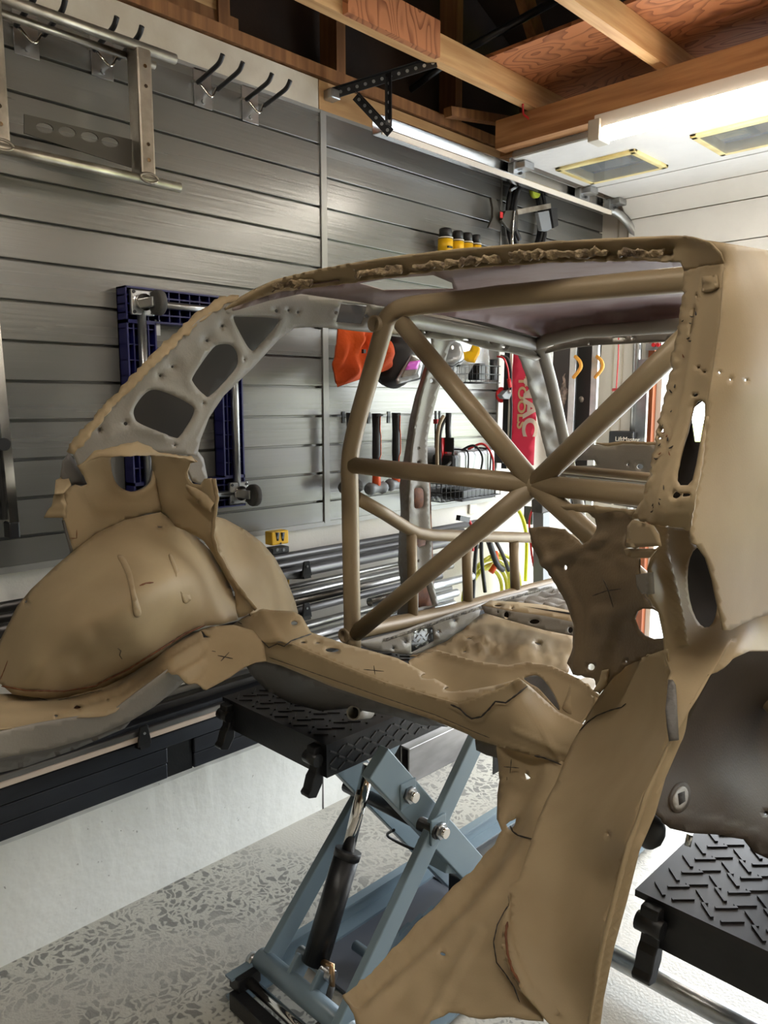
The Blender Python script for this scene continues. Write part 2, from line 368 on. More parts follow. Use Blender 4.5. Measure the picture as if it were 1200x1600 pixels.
def ribbon(name, pts, wpx, f, m, parent, lift=0.002, smooth=False, th=0.0006):
    """thin ink or sealer line lying on surface f"""
    pts = resample(pts, 6, smooth, closed=False); mb = MB(); vs = []; n = len(pts)
    for i, p in enumerate(pts):
        a = np.array(pts[max(i - 1, 0)]); b = np.array(pts[min(i + 1, n - 1)]); d = b - a; d = d / (np.linalg.norm(d) or 1); nn = np.array([-d[1], d[0]])
        wv = wpx / 2 * (0.6 + 0.4 * math.sin(i * 1.7) ** 2 if 0 < i < n - 1 else 0.4)
        for l in (lift, lift - th):
            for s_ in (-1, 1):
                q = np.array(p) + nn * s_ * wv; t = f(q[0], q[1]); dr = ray(*q); vs.append(CC + dr * (t - l / np.linalg.norm(dr)))
    fs = []
    for i in range(n - 1):
        a = i * 4; b = a + 4; fs += [(a, a + 1, b + 1, b), (a + 2, b + 2, b + 3, a + 3), (a, b, b + 2, a + 2), (a + 1, a + 3, b + 3, b + 1)]
    mb.add(vs, fs, True); return mb.build(name, m, parent)
def puff(name, outline, x, th, m, parent=None, step=5, smooth=True, fold=0.0, power=.5, reach=14.):
    """soft or moulded closed body standing off the plane X=x"""
    out = resample(outline, step, smooth); xs = [p[0] for p in out]; ys = [p[1] for p in out]
    V_ = list(out); E = [(i, (i + 1) % len(out)) for i in range(len(out))]
    gx, gy = np.meshgrid(np.arange(min(xs), max(xs), step), np.arange(min(ys), max(ys), step)); gx = gx.ravel(); gy = gy.ravel()
    ok = pip(gx, gy, out) & (segdist(gx, gy, out) > step * .5); V_ += list(zip(gx[ok], gy[ok]))
    r = geometry.delaunay_2d_cdt([Vector(v) for v in V_], E, [], 0, 1e-4); vv = [np.array(v) for v in r[0]]
    cen = np.array([[sum(vv[i][0] for i in t) / 3, sum(vv[i][1] for i in t) / 3] for t in r[2]]); keep = pip(cen[:, 0], cen[:, 1], out)
    F = [tuple(t) for t, k in zip(r[2], keep) if k]; px = np.array([v[0] for v in vv]); py = np.array([v[1] for v in vv]); d = np.clip(segdist(px, py, out) / reach, 0, 1) ** power
    vs = []
    for sgn in (1, -1):
        for i in range(len(vv)):
            p = P(px[i], py[i], x=x); b = th / 2 * d[i] * sgn
            if fold and sgn > 0: b += d[i] * fold * noise.noise(Vector((px[i] * .07, py[i] * .03, 2)))
            vs.append(p + np.array([b, 0, 0]))
    n = len(vv); fs = F + [tuple(n + i for i in t[::-1]) for t in F]
    mb = MB().add(vs, fs, True); o = mb.build(name, m, parent)
    bm = bmesh.new(); bm.from_mesh(o.data); bmesh.ops.remove_doubles(bm, verts=bm.verts, dist=1e-5); bmesh.ops.recalc_face_normals(bm, faces=bm.faces); bm.to_mesh(o.data); bm.free()
    return o
def text(name, body, p, right, up, size, m, parent, ext=0.0008, bold=0.0):
    """lettering standing on a surface: p lower left corner, right/up directions"""
    cu = bpy.data.curves.new(name, 'FONT'); cu.body = body; cu.size = 1.0; cu.extrude = ext / size; cu.offset = bold; t = bpy.data.objects.new(name, cu); col.objects.link(t)
    dg = bpy.context.evaluated_depsgraph_get(); me = bpy.data.meshes.new_from_object(t.evaluated_get(dg)); bpy.data.objects.remove(t)
    R_ = np.array(right, float); U_ = np.array(up, float); N_ = np.cross(R_, U_); org = ORG[parent.name]
    for v in me.vertices: v.co = Vector(np.array(p) + R_ * v.co.x * size + U_ * v.co.y * size + N_ / np.linalg.norm(N_) * v.co.z * size - org)
    me.materials.clear(); me.materials.append(m); o = bpy.data.objects.new(name, me); col.objects.link(o); o.parent = parent; ORG[o.name] = org
    return o

# ------------------------------------------------------------------ the room
WX = -2.182; FX = -2.16; CX = -2.10; YF = 3.9          # drywall face, slat panel face, concrete curb face, front wall
G0 = 2.440; GS = 0.1052                                # top groove height and groove spacing
struct(MB().box((CX - .3, -3.0, -.1), (2.0, YF + .25, 0)).build('floor', M['floor']))
struct(MB().box((WX - .12, -3.0, .34), (WX, YF, 2.66)).build('wall_left', M['white']))
# rough topped concrete curb
mb = MB(); ys = np.arange(-3.0, YF + .01, .03); prof = []
for i, y in enumerate(ys):
    n1 = noise.noise(Vector((y * 9, 0, 0))) * .006 + noise.noise(Vector((y * 40, 1, 0))) * .003
    prof.append([(WX - .12, y, 0), (WX - .12, y, .36), (CX - .012, y, .362 + n1), (CX + n1 * .6, y, .350 + n1), (CX + .002, y, .18), (CX, y, 0)])
mb.add([p for r in prof for p in r], [(i * 6 + k, i * 6 + (k + 1) % 6, i * 6 + 6 + (k + 1) % 6, i * 6 + 6 + k) for i in range(len(ys) - 1) for k in range(6)])
struct(mb.build('trim_1', M['curb']))
struct(MB().box((CX - .004, 1.80, .0), (CX + .0015, 1.806, .345)).build('trim_2', M['steel_dark']))
# slat panels: grooves are real recesses
def slats(idx, y0, y1, ztop, zbot):
    n = int(round((ztop - zbot) / GS)); pr = [(WX + .002, zbot), (FX, zbot)]
    z = G0 - GS * round((G0 - zbot) / GS)
    z = min([G0 - GS * k for k in range(-2, 20) if G0 - GS * k > zbot + .01])
    while z < ztop - .005:
        pr += [(FX, z - .004), (FX - .018, z - .004), (FX - .018, z + .004), (FX - .001, z + .0042), (FX, z + .0055)]
        z += GS
    pr += [(FX, ztop), (WX + .002, ztop)]
    k = len(pr); vs = [(p[0], y, p[1]) for y in (y0, y1) for p in pr]
    fs = [(i, (i + 1) % k, k + (i + 1) % k, k + i) for i in range(k)] + [tuple(range(k)), tuple(range(2 * k - 1, k - 1, -1))]
    o = struct(MB().add(vs, fs).build('trim_%d' % idx, M['slat'])); return o
slats(3, -2.9, 1.876, 2.545, 1.101)
slats(4, 1.902, 2.945, 2.545, 1.101)
slats(5, 2.955, 3.86, 2.545, 2.02)
struct(MB().box((WX, 1.876, 1.095), (FX + .006, 1.902, 2.55)).build('trim_6', M['slat_trim']))
struct(MB().box((WX, 2.945, 1.095), (FX + .004, 2.955, 2.55)).build('trim_7', M['slat_trim']))
struct(MB().box((WX, -2.9, 1.083), (FX + .004, 2.95, 1.101)).build('trim_8', M['slat_trim']))
struct(MB().box((WX, -2.9, 2.545), (FX + .003, 3.86, 2.556)).build('trim_9', M['slat_trim']))
struct(MB().box((WX, -2.9, 2.556), (FX + .004, 1.868, 2.652)).build('trim_10', M['strip']))
struct(MB().box((WX, 1.872, 2.556), (FX + .004, 3.0, 2.652)).build('trim_11', mat('bare_fir_board', S(196, 160, 112), .6, 0, S(176, 136, 90), 4, stretch=(8, 1, 8))))
struct(MB().box((WX - .1, -3, 2.66), (FX + .012, 3.9, 2.70)).build('trim_12', M['woodz']))
struct(MB().box((WX - .1, -3, 2.70), (FX - .01, 1.55, 2.745)).build('trim_13', M['woodz']))
# front wall around the open garage door
OX = -1.87; OZ = 2.16
mb = MB(); mb.box((WX - .12, YF, 0), (OX, YF + .14, 2.70)); mb.box((OX, YF, OZ), (.45, YF + .14, 2.70)); mb.box((.45, YF, 0), (1.9, YF + .14, 2.70))
struct(mb.build('wall_front', M['white']))
struct(MB().box((OX - .012, YF - .012, 0), (OX + .022, YF + .15, OZ)).build('trim_14', M['jamb']))
struct(MB().box((OX + .022, YF + .03, 0), (OX + .05, YF + .15, OZ)).build('trim_15', M['white']))
for i, x in enumerate((-2.09, -2.035)): struct(MB().box((x, YF - .008, 1.0), (x + .006, YF, 2.6)).build('trim_%d' % (16 + i), M['strip']))
struct(MB().box((1.9, -3, 0), (2.0, YF, 2.7)).build('wall_right', M['white']))
struct(MB().box((WX - .12, -3.1, 0), (2.0, -3, 2.7)).build('wall_back', M['white']))
# dark roof sheathing above, rising away from the front eave, and the gable sheathing
mb = MB(); zr = lambda y: 2.76 + .42 * (YF + .3 - y)
mb.prism([(WX - .3, YF + .3, 2.76), (2.0, YF + .3, 2.76), (2.0, -3.1, zr(-3.1)), (WX - .3, -3.1, zr(-3.1))], (0, 0, .03)); struct(mb.build('ceiling', M['attic']))
mb = MB(); mb.prism([(WX - .1, YF + .1, 2.66), (WX - .1, -3.1, 2.66), (WX - .1, -3.1, zr(-3.1)), (WX - .1, YF + .3, 2.76)], (-.02, 0, 0)); mb.prism([(1.95, YF + .1, 2.66), (1.95, -3.1, 2.66), (1.95, -3.1, zr(-3.1)), (1.95, YF + .3, 2.76)], (.02, 0, 0)); mb.box((WX - .1, -3.1, 2.66), (1.95, -3.08, zr(-3.1)))
struct(mb.build('trim_18', M['attic']))
for k, y in enumerate((-1.2, -.6, .2, 1.02, 1.47, 1.96, 2.62, 3.2)):                # gable studs
    struct(MB().box((FX - .09, y, 2.70), (FX - .0, y + .042, zr(y))).build('trim_%d' % (19 + k), M['woodz']))
struct(MB().box((FX - .06, 1.06, 2.705), (FX - .012, 1.47, 2.80)).build('trim_27', M['wood']))
n = 28
for k, x in enumerate((-1.845, -1.31, -.775, -.24, .295, .83, 1.36, 1.85)):          # truss bottom chords run front to back
    struct(MB().box((x - .02, -3.0, 2.69), (x + .02, YF, 2.78)).build('trim_%d' % (n + k), M['wood']))
n = 36
for k, (x, p, q) in enumerate(((-1.86, (1.75, 2.78), (2.6, 3.25)), (-1.86, (2.9, 2.78), (2.5, 3.3)), (-1.33, (1.6, 2.78), (2.4, 3.3)), (-2.1, (2.5, 2.69), (2.95, 2.76)))):
    struct(MB().bar((x, p[0], p[1]), (x, q[0], q[1]), .04, .07 if k < 3 else .035).build('trim_%d' % (n + k), M['woodz']))
struct(MB().box((-2.12, 3.2, 2.68), (-1.88, 3.26, 2.74)).build('trim_40', M['woodz']))
struct(MB().box((-1.824, 1.68, 2.688), (-1.80, 2.10, 2.80)).build('trim_41', M['ply']))
struct(MB().box((-1.93, 2.40, 2.782), (1.9, 2.98, 2.795)).build('trim_42', M['ply']))
struct(MB().box((-1.93, 2.985, 2.782), (1.9, 3.88, 2.795)).build('trim_43', M['ply']))
struct(MB().box((-1.82, 2.96, 2.755), (1.9, 3.0, 2.781)).build('trim_44', M['woodx']))
struct(MB().box((-2.02, 2.71, 2.578), (1.9, 2.78, 2.689)).build('trim_45', M['woodx']))
struct(MB().box((-2.16, 2.93, 2.625), (-1.98, 2.97, 2.689)).build('trim_46', M['woodx']))
# outside: driveway and lawn under an overcast sky
struct(MB().box((-8, YF + .25, -.12), (9, 12, -.02)).build('driveway', M['drive']))
struct(MB().box((-30, 12, -.3), (30, 60, -.02)).build('front_lawn', M['lawn']))

# ------------------------------------------------------------------ lights
t = thing('tube_light', 'glowing white tube light fixed under the lumber beam beside the raised garage door', 'light', (-.4, 2.74, 2.52), 'ceiling tube lights')
def tube_light(root, x0, x1, y, z):
    MB().box((x0, y - .028, z + .012), (x1, y + .028, z + .075)).build('housing', M['white_p'], root, .004)
    MB().box((x0 - .018, y - .04, z - .018), (x0 + .03, y + .04, z + .058)).build('end_cap', M['strip'], root, .004)
    MB().box((x1 - .03, y - .036, z - .012), (x1 + .018, y + .036, z + .058)).build('end_cap', M['strip'], root, .004)
    MB().box((x0 + .03, y - .032, z - .012), (x1 - .03, y + .032, z + .03)).build('diffuser', M['led'], root, .012)
tube_light(t, -1.535, .85, 2.68, 2.503)
for (x, y, lb) in ((-.45, .42, 'tube light under the ceiling straight above the viewer, out of view'), (.95, 1.5, 'tube light under the ceiling beyond the right side, out of view')):
    t2 = thing('tube_light', lb, 'light', (x, y, 2.6), 'ceiling tube lights'); tube_light(t2, x - 1.1, x + 1.1, y, 2.62)

# ------------------------------------------------------------------ raised garage door and its track
gd = thing('garage_door', 'white sectional garage door rolled up overhead with cream framed windows', 'garage door', (0, 3.2, 2.16))
DX0, DX1, DZ = -1.985, .97, 2.55
def section(y0, y1, holes):
    """one door section lying flat overhead, windows are through openings"""
    mb = MB(); xs = [DX0] + [v for h in holes for v in (h[0], h[1])] + [DX1]
    if holes:
        ya, yb = holes[0][2], holes[0][3]
        mb.box((DX0, y0, DZ), (DX1, ya, DZ + .045)); mb.box((DX0, yb, DZ), (DX1, y1, DZ + .045))
        for i in range(0, len(xs), 2): mb.box((xs[i], ya, DZ), (xs[i + 1], yb, DZ + .045))
    else: mb.box((DX0, y0, DZ), (DX1, y1, DZ + .045))
    return mb
H = [(-1.93 + .59 * k, -1.93 + .59 * k + .37, 3.02, 3.33) for k in range(5)]
s1 = section(2.79, 3.42, H).build('door_section', M['door'], gd)
MB().box((DX0, 2.782, DZ + .004), (DX1, 2.789, DZ + .024)).build('edge_strip', M['grey_paint'], gd)
for (a, b, c, d) in H:
    fr = MB()
    for (p, q) in (((a, c, DZ - .012), (b, c + .03, DZ + .03)), ((a, d - .03, DZ - .012), (b, d, DZ + .03)), ((a, c, DZ - .012), (a + .03, d, DZ + .03)), ((b - .03, c, DZ - .012), (b, d, DZ + .03))): fr.box(p, q)
    f_ = fr.build('window_frame', M['cream'], gd, .006); MB().box((a + .03, c + .03, DZ - .012), (b - .03, d - .03, DZ - .008)).build('pane', M['glass'], f_)
section(3.43, 3.70, []).build('door_section', M['door'], gd)
# curved run down into the opening: three more sections
def tilted(p, q): 
    mb = MB(); p = np.array(p); q = np.array(q); d = (q - p) / np.linalg.norm(q - p); nn = np.array([d[1], -d[0]])
    vs = [(x, y, z) for x in (DX0, DX1) for (y, z) in (p, q, q + nn * -.045, p + nn * -.045)]
    return mb.add(vs, [(0, 1, 2, 3), (7, 6, 5, 4), (0, 4, 5, 1), (1, 5, 6, 2), (2, 6, 7, 3), (3, 7, 4, 0)])
tilted((3.705, 2.548), (3.80, 2.47)).build('door_section', M['door'], gd)
tilted((3.803, 2.466), (3.84, 2.30)).build('door_section', M['door'], gd)
tilted((3.842, 2.296), (3.845, 2.02)).build('door_section', M['door'], gd)
for y in (2.86, 3.40, 3.68):
    hg = MB(); hg.box((-2.03, y - .035, DZ - .03), (-1.95, y + .035, DZ - .002)); hg.box((-2.03, y - .045, DZ - .05), (-2.00, y + .045, DZ)); hh = hg.build('roller_hinge', M['alu_m'], gd, .003)
    MB().disc((-2.045, y, DZ - .04), (1, 0, 0), .022, .03).tube([(-2.05, y, DZ - .04), (-1.99, y, DZ - .04)], .006, 8).build('roller', M['black'], hh)
tr = thing('door_track', 'galvanised garage door track hung along the wall from black perforated angle', 'track', (-1.93, 2.8, 2.45))
def cchan(y0, y1): 
    mb = MB(); x = -2.055
    mb.box((x, y0, DZ - .068), (x + .004, y1, DZ - .008)); mb.box((x, y0, DZ - .068), (x + .05, y1, DZ - .064)); mb.box((x, y0, DZ - .012), (x + .05, y1, DZ - .008)); mb.box((x + .046, y0, DZ - .068), (x + .05, y1, DZ - .05)); return mb
cchan(2.03, 3.66).build('rail', M['alu'], tr)
MB().box((-2.008, 2.03, DZ - .075), (-2.001, 3.66, DZ - .055)).build('rail_lip', M['white_p'], tr)
arc = [(-2.03 + .1 * a / 1.57, 3.66 + .2 * math.sin(a), DZ - .24 + .2 * math.cos(a)) for a in np.linspace(0, math.pi / 2, 8)] + [(-1.93, 3.862, .05)]
MB().tube(arc, .022, 6).build('vertical_rail', M['alu_m'], tr)
def perf(p, q, name, w=.032):
    p = np.array(p, float); q = np.array(q, float); L = np.linalg.norm(q - p); d = (q - p) / L; o = MB().bar(p, q, .003, w).bar(p + np.array([0, 0, w / 2]), q + np.array([0, 0, w / 2]), w * .9, .003).build(name, M['black_m'], tr)
    hm = MB(); a = np.cross(d, (0, 0, 1)); a /= (np.linalg.norm(a) or 1)
    for k in range(int(L / .03)):
        c = p + d * (.018 + .03 * k); hm.disc(c - a * .0028, a, .006, .0056, 8)
    hm.build('punched_hole', M['alu_m'], o); return o
a0 = P(512, 150, x=FX + .01); a1 = P(682, 97, x=-1.84); perf(a0, a1, 'perforated_angle')
b0 = P(607, 122, x=-1.95); b1 = P(607, 196, x=-1.95); perf(b0, b1 + np.array([0, .0001, 0]), 'perforated_angle')
perf(P(556, 150, x=-2.06), P(610, 208, x=-1.95), 'perforated_angle')
MB().box(P(512, 150, x=FX) + [0, -.022, -.02], P(512, 150, x=FX) + [.045, .022, .012]).build('wall_bracket', M['alu_m'], tr, .004)
for k, (p, q, lb) in enumerate((((728, 78), (880, -6), 'black conduit running across the truss above the plywood block'), ((618, 158), (700, 96), 'black conduit stub rising behind the perforated angle'))):
    tag(MB().tube([P(p[0], p[1], z=2.80), P(q[0], q[1], z=2.95 if k == 0 else 2.86)], .014).build('conduit', M['black_m']), lb, 'conduit')
tag(MB().tube([P(817, 162, z=2.69), P(818, 178, x=-1.86), P(826, 186, x=-1.86), P(826, 202, x=-1.86)], .004, 8, True).build('coat_hook', M['red']), 'small red screw hook hanging under the lumber chord', 'hook')

# ------------------------------------------------------------------ stock rack and the tubes lying on it
rack_lab = {0: 'black rack arm under the topmost three steel tubes', 1: 'black rack arm under the bright tubes beside the wheelhouse', 2: 'black rack arm standing in front of the pale wood plank'}
def rack_arm(px, py, x, hpx, lab):
    z0 = P(px, py + hpx / 2, x=x)[2]; z1 = P(px, py - hpx / 2, x=x)[2]; y = P(px, py, x=x)[1]
    r = thing('tube_rack_bracket', lab, 'bracket', (x, y, z0), 'black arms of the tube rack')
    MB().prism([(x, y - .022, z0), (x, y + .022, z0), (x, y + .012, z1), (x, y - .012, z1)], (-.008, 0, 0)).build('end_plate', M['black_m'], r, .003)
    MB().bar((x, y, z0 + .008), (WX, y, z0 - .03), .03, .028).build('arm', M['black_m'], r)
    MB().disc((x, y, (z0 + z1) / 2 + .008), (1, 0, 0), .004, .002, 10).build('rivet', M['alu_m'], r)
rack_arm(480, 889, -1.955, 24, rack_lab[0]); rack_arm(480, 954, -1.955, 24, rack_lab[1]); rack_arm(226, 1150, -1.955, 32, rack_lab[2])
MB_ = MB().box((-2.05, 1.103, P(250, 1150, x=-1.985)[2] - .145), (-2.0, 1.187, P(250, 1150, x=-1.985)[2] - .047)); tag(MB_.build('rack_post', M['black_m']), 'black upright block of the tube rack between the stacked dark beams', 'rack post')
tubes = [  # px, py, plane x, radius, y0, y1, material, label
 (520, 857, -2.07, .015, -.6, 2.75, 'steel_dark', 'uppermost dark steel tube on the wall rack'),
 (520, 869, -2.03, .014, -.6, 2.55, 'steel_dark', 'second dark steel tube down on the top rack level'),
 (520, 883, -1.99, .019, -.6, 2.65, 'steel_dark', 'thicker dark steel tube lowest on the top rack level'),
 (520, 903, -2.07, .010, .8, 2.72, 'steel', 'thin bright tube highest on the middle rack level'),
 (520, 915, -2.04, .014, .8, 2.4, 'steel', 'polished tube second on the middle rack level'),
 (520, 927, -2.01, .014, 1.55, 2.45, 'steel', 'bright tube third on the middle rack level, sleeved end'),
 (520, 941, -1.985, .014, .8, 2.35, 'steel_dark', 'grey tube lowest on the middle rack level'),
 (520, 967, -2.06, .016, .8, 2.5, 'steel', 'bright tube on the lower rack level behind the cage upright'),
 (520, 985, -2.02, .017, .8, 2.46, 'steel', 'second bright tube on the lower rack level'),
 (520, 1004, -1.99, .018, .8, 2.42, 'steel', 'bright tube nearest the sill on the lower rack level'),
 (250, 1106, -2.06, .020, -.8, 2.3, 'steel', 'round steel tube tucked behind the pale plank at the wall'),
]
for (px, py, x, r, y0, y1, m_, lb) in tubes:
    z = P(px, py, x=x)[2]; root = thing('steel_tube', lb, 'steel tube', (x, (y0 + y1) / 2, z - r), 'round steel tubes on the wall rack')
    MB().tube([(x, y0, z), (x, y1, z)], r, 16, inner=r * .82).build('tube', M[m_], root)
for (px, py, y1, r, lb) in ((742, 899, 2.62, .017, 'short bright tube end jutting past the door pillar, upper one'), (720, 924, 2.52, .016, 'short bright tube end jutting past the door pillar, lower one'), (720, 940, 2.5, .016, 'bright tube end low beside the yellow hose')):
    x = -1.94; z = P(px, py, x=x)[2]; root = thing('steel_tube', lb, 'steel tube', (x, 2.2, z - r), 'round steel tubes on the wall rack'); MB().tube([(x, 1.9, z), (x, y1 - .12, z)], r, 16, inner=r * .8).build('tube', M['alu_m'], root)
def sq(name, px, py, x, w_, h, y0, y1, m_, lb, grp='square and flat stock on the lower rack'):
    z = P(px, py, x=x)[2]
    return tag(MB().box((x - w_, y0, z - h), (x, y1, z)).build(name, M[m_], None, .004), lb, 'steel beam' if m_ != 'pinkw' else 'plank', grp)
sq('steel_beam', 250, 1100, -2.02, .05, .045, -1.2, 2.9, 'steel_dark', 'dark square tube right behind the frame rail, topmost of the lower stack')
sq('steel_beam', 250, 1120, -1.985, .05, .032, -1.2, 2.8, 'beam_dark', 'blue black square tube second from top of the lower stack')
sq('steel_beam', 250, 1131, -1.97, .04, .022, -1.2, 2.0, 'steel', 'grey flat stock lying just above the pale plank')
sq('wood_plank', 250, 1141, -1.965, .05, .016, -1.2, 1.95, 'pinkw', 'pale planed wood strip lying along the rack above black beams')
z = P(250, 1150, x=-1.985)[2]; tag(MB().box((-2.06, -1.2, z - .044), (-1.985, 2.0, z)).build('steel_beam', M['beam_dark'], None, .004), 'long black beam directly below the pale wood strip', 'steel beam', 'square and flat stock on the lower rack')
za = z - .047
for (y0, y1, lbs) in ((-1.2, 1.10, ('black beam left of the gap, upper of two', 'black beam left of the gap, lower one on the concrete ledge')), (1.19, 2.0, ('dark beam right of the gap, upper of two', 'dark beam right of the gap, lower one on the concrete ledge'))):
    for k in range(2):
        tag(MB().box((-2.06, y0, za - .05 * (k + 1) + .002), (-1.99 - .004 * k, y1, za - .05 * k)).build('steel_beam', M['beam_dark'], None, .004), lbs[k], 'steel beam', 'square and flat stock on the lower rack')
def rect_tube(name, x, w_, z, h, y0, y1, m_, lb):
    r = .008; pr = [(x - w_, z), (x, z), (x, z + h), (x - w_, z + h)]; pi_ = [(x - w_ + r, z + r), (x - r, z + r), (x - r, z + h - r), (x - w_ + r, z + h - r)]
    vs = [(a, y, b) for y in (y0, y1) for (a, b) in pr + pi_]; fs = []
    for i in range(4):
        j = (i + 1) % 4; fs += [(i, j, 8 + j, 8 + i), (4 + i, 4 + j, 12 + j, 12 + i), (i, j, 4 + j, 4 + i), (8 + i, 8 + j, 12 + j, 12 + i)]
    return tag(MB().add(vs, fs).build(name, M[m_], None, .003), lb, 'steel beam', 'rectangular steel tubes on the floor by the curb')
xb = -1.99
rect_tube('box_beam', xb, .05, .0, .155, 2.17, 3.3, 'steel', 'large open ended rectangular steel tube on the floor behind the lift arms')
rect_tube('box_beam', xb - .053, .045, .0, .075, 2.12, 3.3, 'steel_dark', 'small dark open tube under the channel, behind the large rectangular tube')
rect_tube('box_beam', xb - .053, .045, .08, .10, 2.10, 3.3, 'steel', 'open steel channel behind the large rectangular tube, raised on a small tube')

# ------------------------------------------------------------------ things on the slat wall
def hook(px, py, lab):
    """double prong slat wall hook; px,py is the foot of its backplate"""
    c = P(px, py, x=FX); r = thing('wall_hook', lab, 'hook', c, 'double hooks on the slat wall'); x, y, z = c
    MB().box((FX, y - .032, z - .005), (FX + .003, y + .032, z + .105)).build('backplate', M['alu_m'], r, .001)
    mb = MB(); mb.tube([(FX + .004, y - .04, z + .06), (FX + .03, y - .03, z + .05), (FX + .045, y, z + .016), (FX + .03, y + .03, z + .05), (FX + .004, y + .04, z + .06)], .004, 8, True); mb.build('yoke', M['chrome'], r)
    for s_ in (-1, 1):
        MB().tube([(FX + .03, y + .035 * s_, z + .05), (FX + .10, y + .035 * s_, z + .062), (FX + .145, y + .035 * s_, z + .072), (FX + .165, y + .035 * s_, z + .09)], .007, 10, True).build('prong', M['black'], r)
    MB().disc((FX + .003, y, z + .012), (1, 0, 0), .007, .006, 6).build('bolt', M['alu_m'], r)
hook(42, 86, 'double wall hook holding the steel frame at the far left'); hook(160, 120, 'double wall hook inside the hung steel frame')
hook(317, 166, 'empty double wall hook just right of the hung steel frame'); hook(391, 190, 'empty double wall hook nearest the slat panel seam')
# welded steel frame hanging on the hooks
fr = thing('welded_frame', 'bare welded steel tube frame hanging from the slat wall hooks', 'steel frame', (-2.02, .98, 2.13)); XF = -2.0
zb = 2.141; zt = 2.478; y_l, y_r = .735, 1.2
for (z, nm) in ((zb, 'bottom_tube'), (zt, 'top_tube')):
    MB().tube([(XF, .2, z), (XF, y_r + .015, z)], .0135, 18, inner=.011).build(nm, M['weld'], fr)
MB().tube([(XF - .05, .2, zt - .012), (XF - .05, y_r - .02, zt - .012)], .010, 14, inner=.008).build('top_tube', M['weld'], fr)
for ya in (.735, 1.115):
    u = MB().box((XF - .045, ya - .022, zb + .004), (XF + .012, ya + .022, zt + .008)).build('upright', M['weld'], fr, .006)
    for z in (zb + .05, zb + .09, zt - .10, zt - .05): MB().disc((XF + .012, ya, z), (1, 0, 0), .005, .003, 10).build('button_screw', M['chrome'], u)
    MB().tube([(XF + .012, ya + .026 * math.cos(a), zb + .004 + .012 * math.sin(a)) for a in np.linspace(0, 2 * math.pi, 14)], .0035, 6).build('weld_bead', M['weld'], u)
plate('drilled_plate', [(38, 178), (206, 218), (206, 262), (38, 208)], plane('x', XF - .03), M['olive'], fr, holes=[ell(cx, cy, 14, 8, .25) for cx, cy in ((70, 200), (105, 206), (140, 214), (172, 222))], step=8, flat=True, th=.004)
# navy dolly frame with casters
dl = thing('dolly_frame', 'navy blue ribbed plastic moving dolly hung on the slat wall with its casters out', 'dolly', (-2.13, 1.28, 1.19))
Y0, Y1, Z0, Z1 = 1.088, 1.482, 1.205, 1.872; WR = .098; XD0, XD1 = FX + .006, -2.10
def ribbed(y0, y1, z0, z1, horiz, nm):
    o = MB(); t_ = .005
    o.box((XD0, y0, z0), (XD0 + .006, y1, z1))
    for (a, b) in (((XD0, y0, z0), (XD1, y0 + t_, z1)), ((XD0, y1 - t_, z0), (XD1, y1, z1)), ((XD0, y0, z0), (XD1, y1, z0 + t_)), ((XD0, y0, z1 - t_), (XD1, y1, z1))): o.box(a, b)
    if horiz:
        for k in range(1, 4): zz = z0 + (z1 - z0) * k / 4; o.box((XD0, y0, zz - .002), (XD1 - .004, y1, zz + .002))
        yy = y0 + .035
        while yy < y1: o.box((XD0, yy, z0), (XD1 - .006, yy + .003, z1)); yy += .035
    else:
        for k in range(1, 4): yy = y0 + (y1 - y0) * k / 4; o.box((XD0, yy - .002, z0), (XD1 - .004, yy + .002, z1))
        zz = z0 + .045
        while zz < z1: o.box((XD0, y0, zz), (XD1 - .006, y1, zz + .003)); zz += .045
    return o.build(nm, M['blue'], dl)
ribbed(Y0, Y1, Z1 - WR, Z1, True, 'frame_rail'); ribbed(Y0, Y1, Z0, Z0 + WR, True, 'frame_rail'); ribbed(Y0, Y0 + WR * .95, Z0 + WR, Z1 - WR, False, 'frame_rail'); ribbed(Y1 - WR * .8, Y1, Z0 + WR, Z1 - WR, False, 'frame_rail')
ct = [Y0 + .045, Y1 - .035]; cz = [Z0 + .045, Z1 - .045]
for y in ct: MB().tube([(XD1 + .004, y, cz[0]), (XD1 + .004, y, cz[1])], .013, 12).build('steel_tube_rail', M['alu_m'], dl)
for z in cz: MB().tube([(XD1 + .006, ct[0], z), (XD1 + .006, ct[1], z)], .011, 12).build('steel_tube_rail', M['alu_m'], dl)
for y in ct:
    for z in cz:
        c = MB().box((XD1, y - .036, z - .036), (XD1 + .016, y + .036, z + .036)).build('caster', M['alu_m'], dl, .004)
        MB().disc((XD1 + .016, y, z), (1, 0, 0), .024, .014, 18).build('swivel', M['chrome'], c)
        MB().box((XD1 + .028, y - .004, z - .016), (XD1 + .075, y + .026, z + .012)).build('fork', M['alu_m'], c, .003)
        MB().disc((XD1 + .072, y + .004, z - .004), (0, 1, 0), .036, .024, 20).build('wheel', M['rubber'], c, .006)
        for a in (-1, 1):
            for b in (-1, 1): MB().disc((XD1 + .016, y + .028 * a, z + .028 * b), (1, 0, 0), .005, .003, 8).build('bolt', M['black'], c)
for (px, py) in ((246, 512), (304, 506)): MB().box(P(px - 4, py + 12, x=XD1 - .02), P(px + 4, py - 12, x=XD1 - .016)).build('hanging_tab', M['alu_m'], dl)
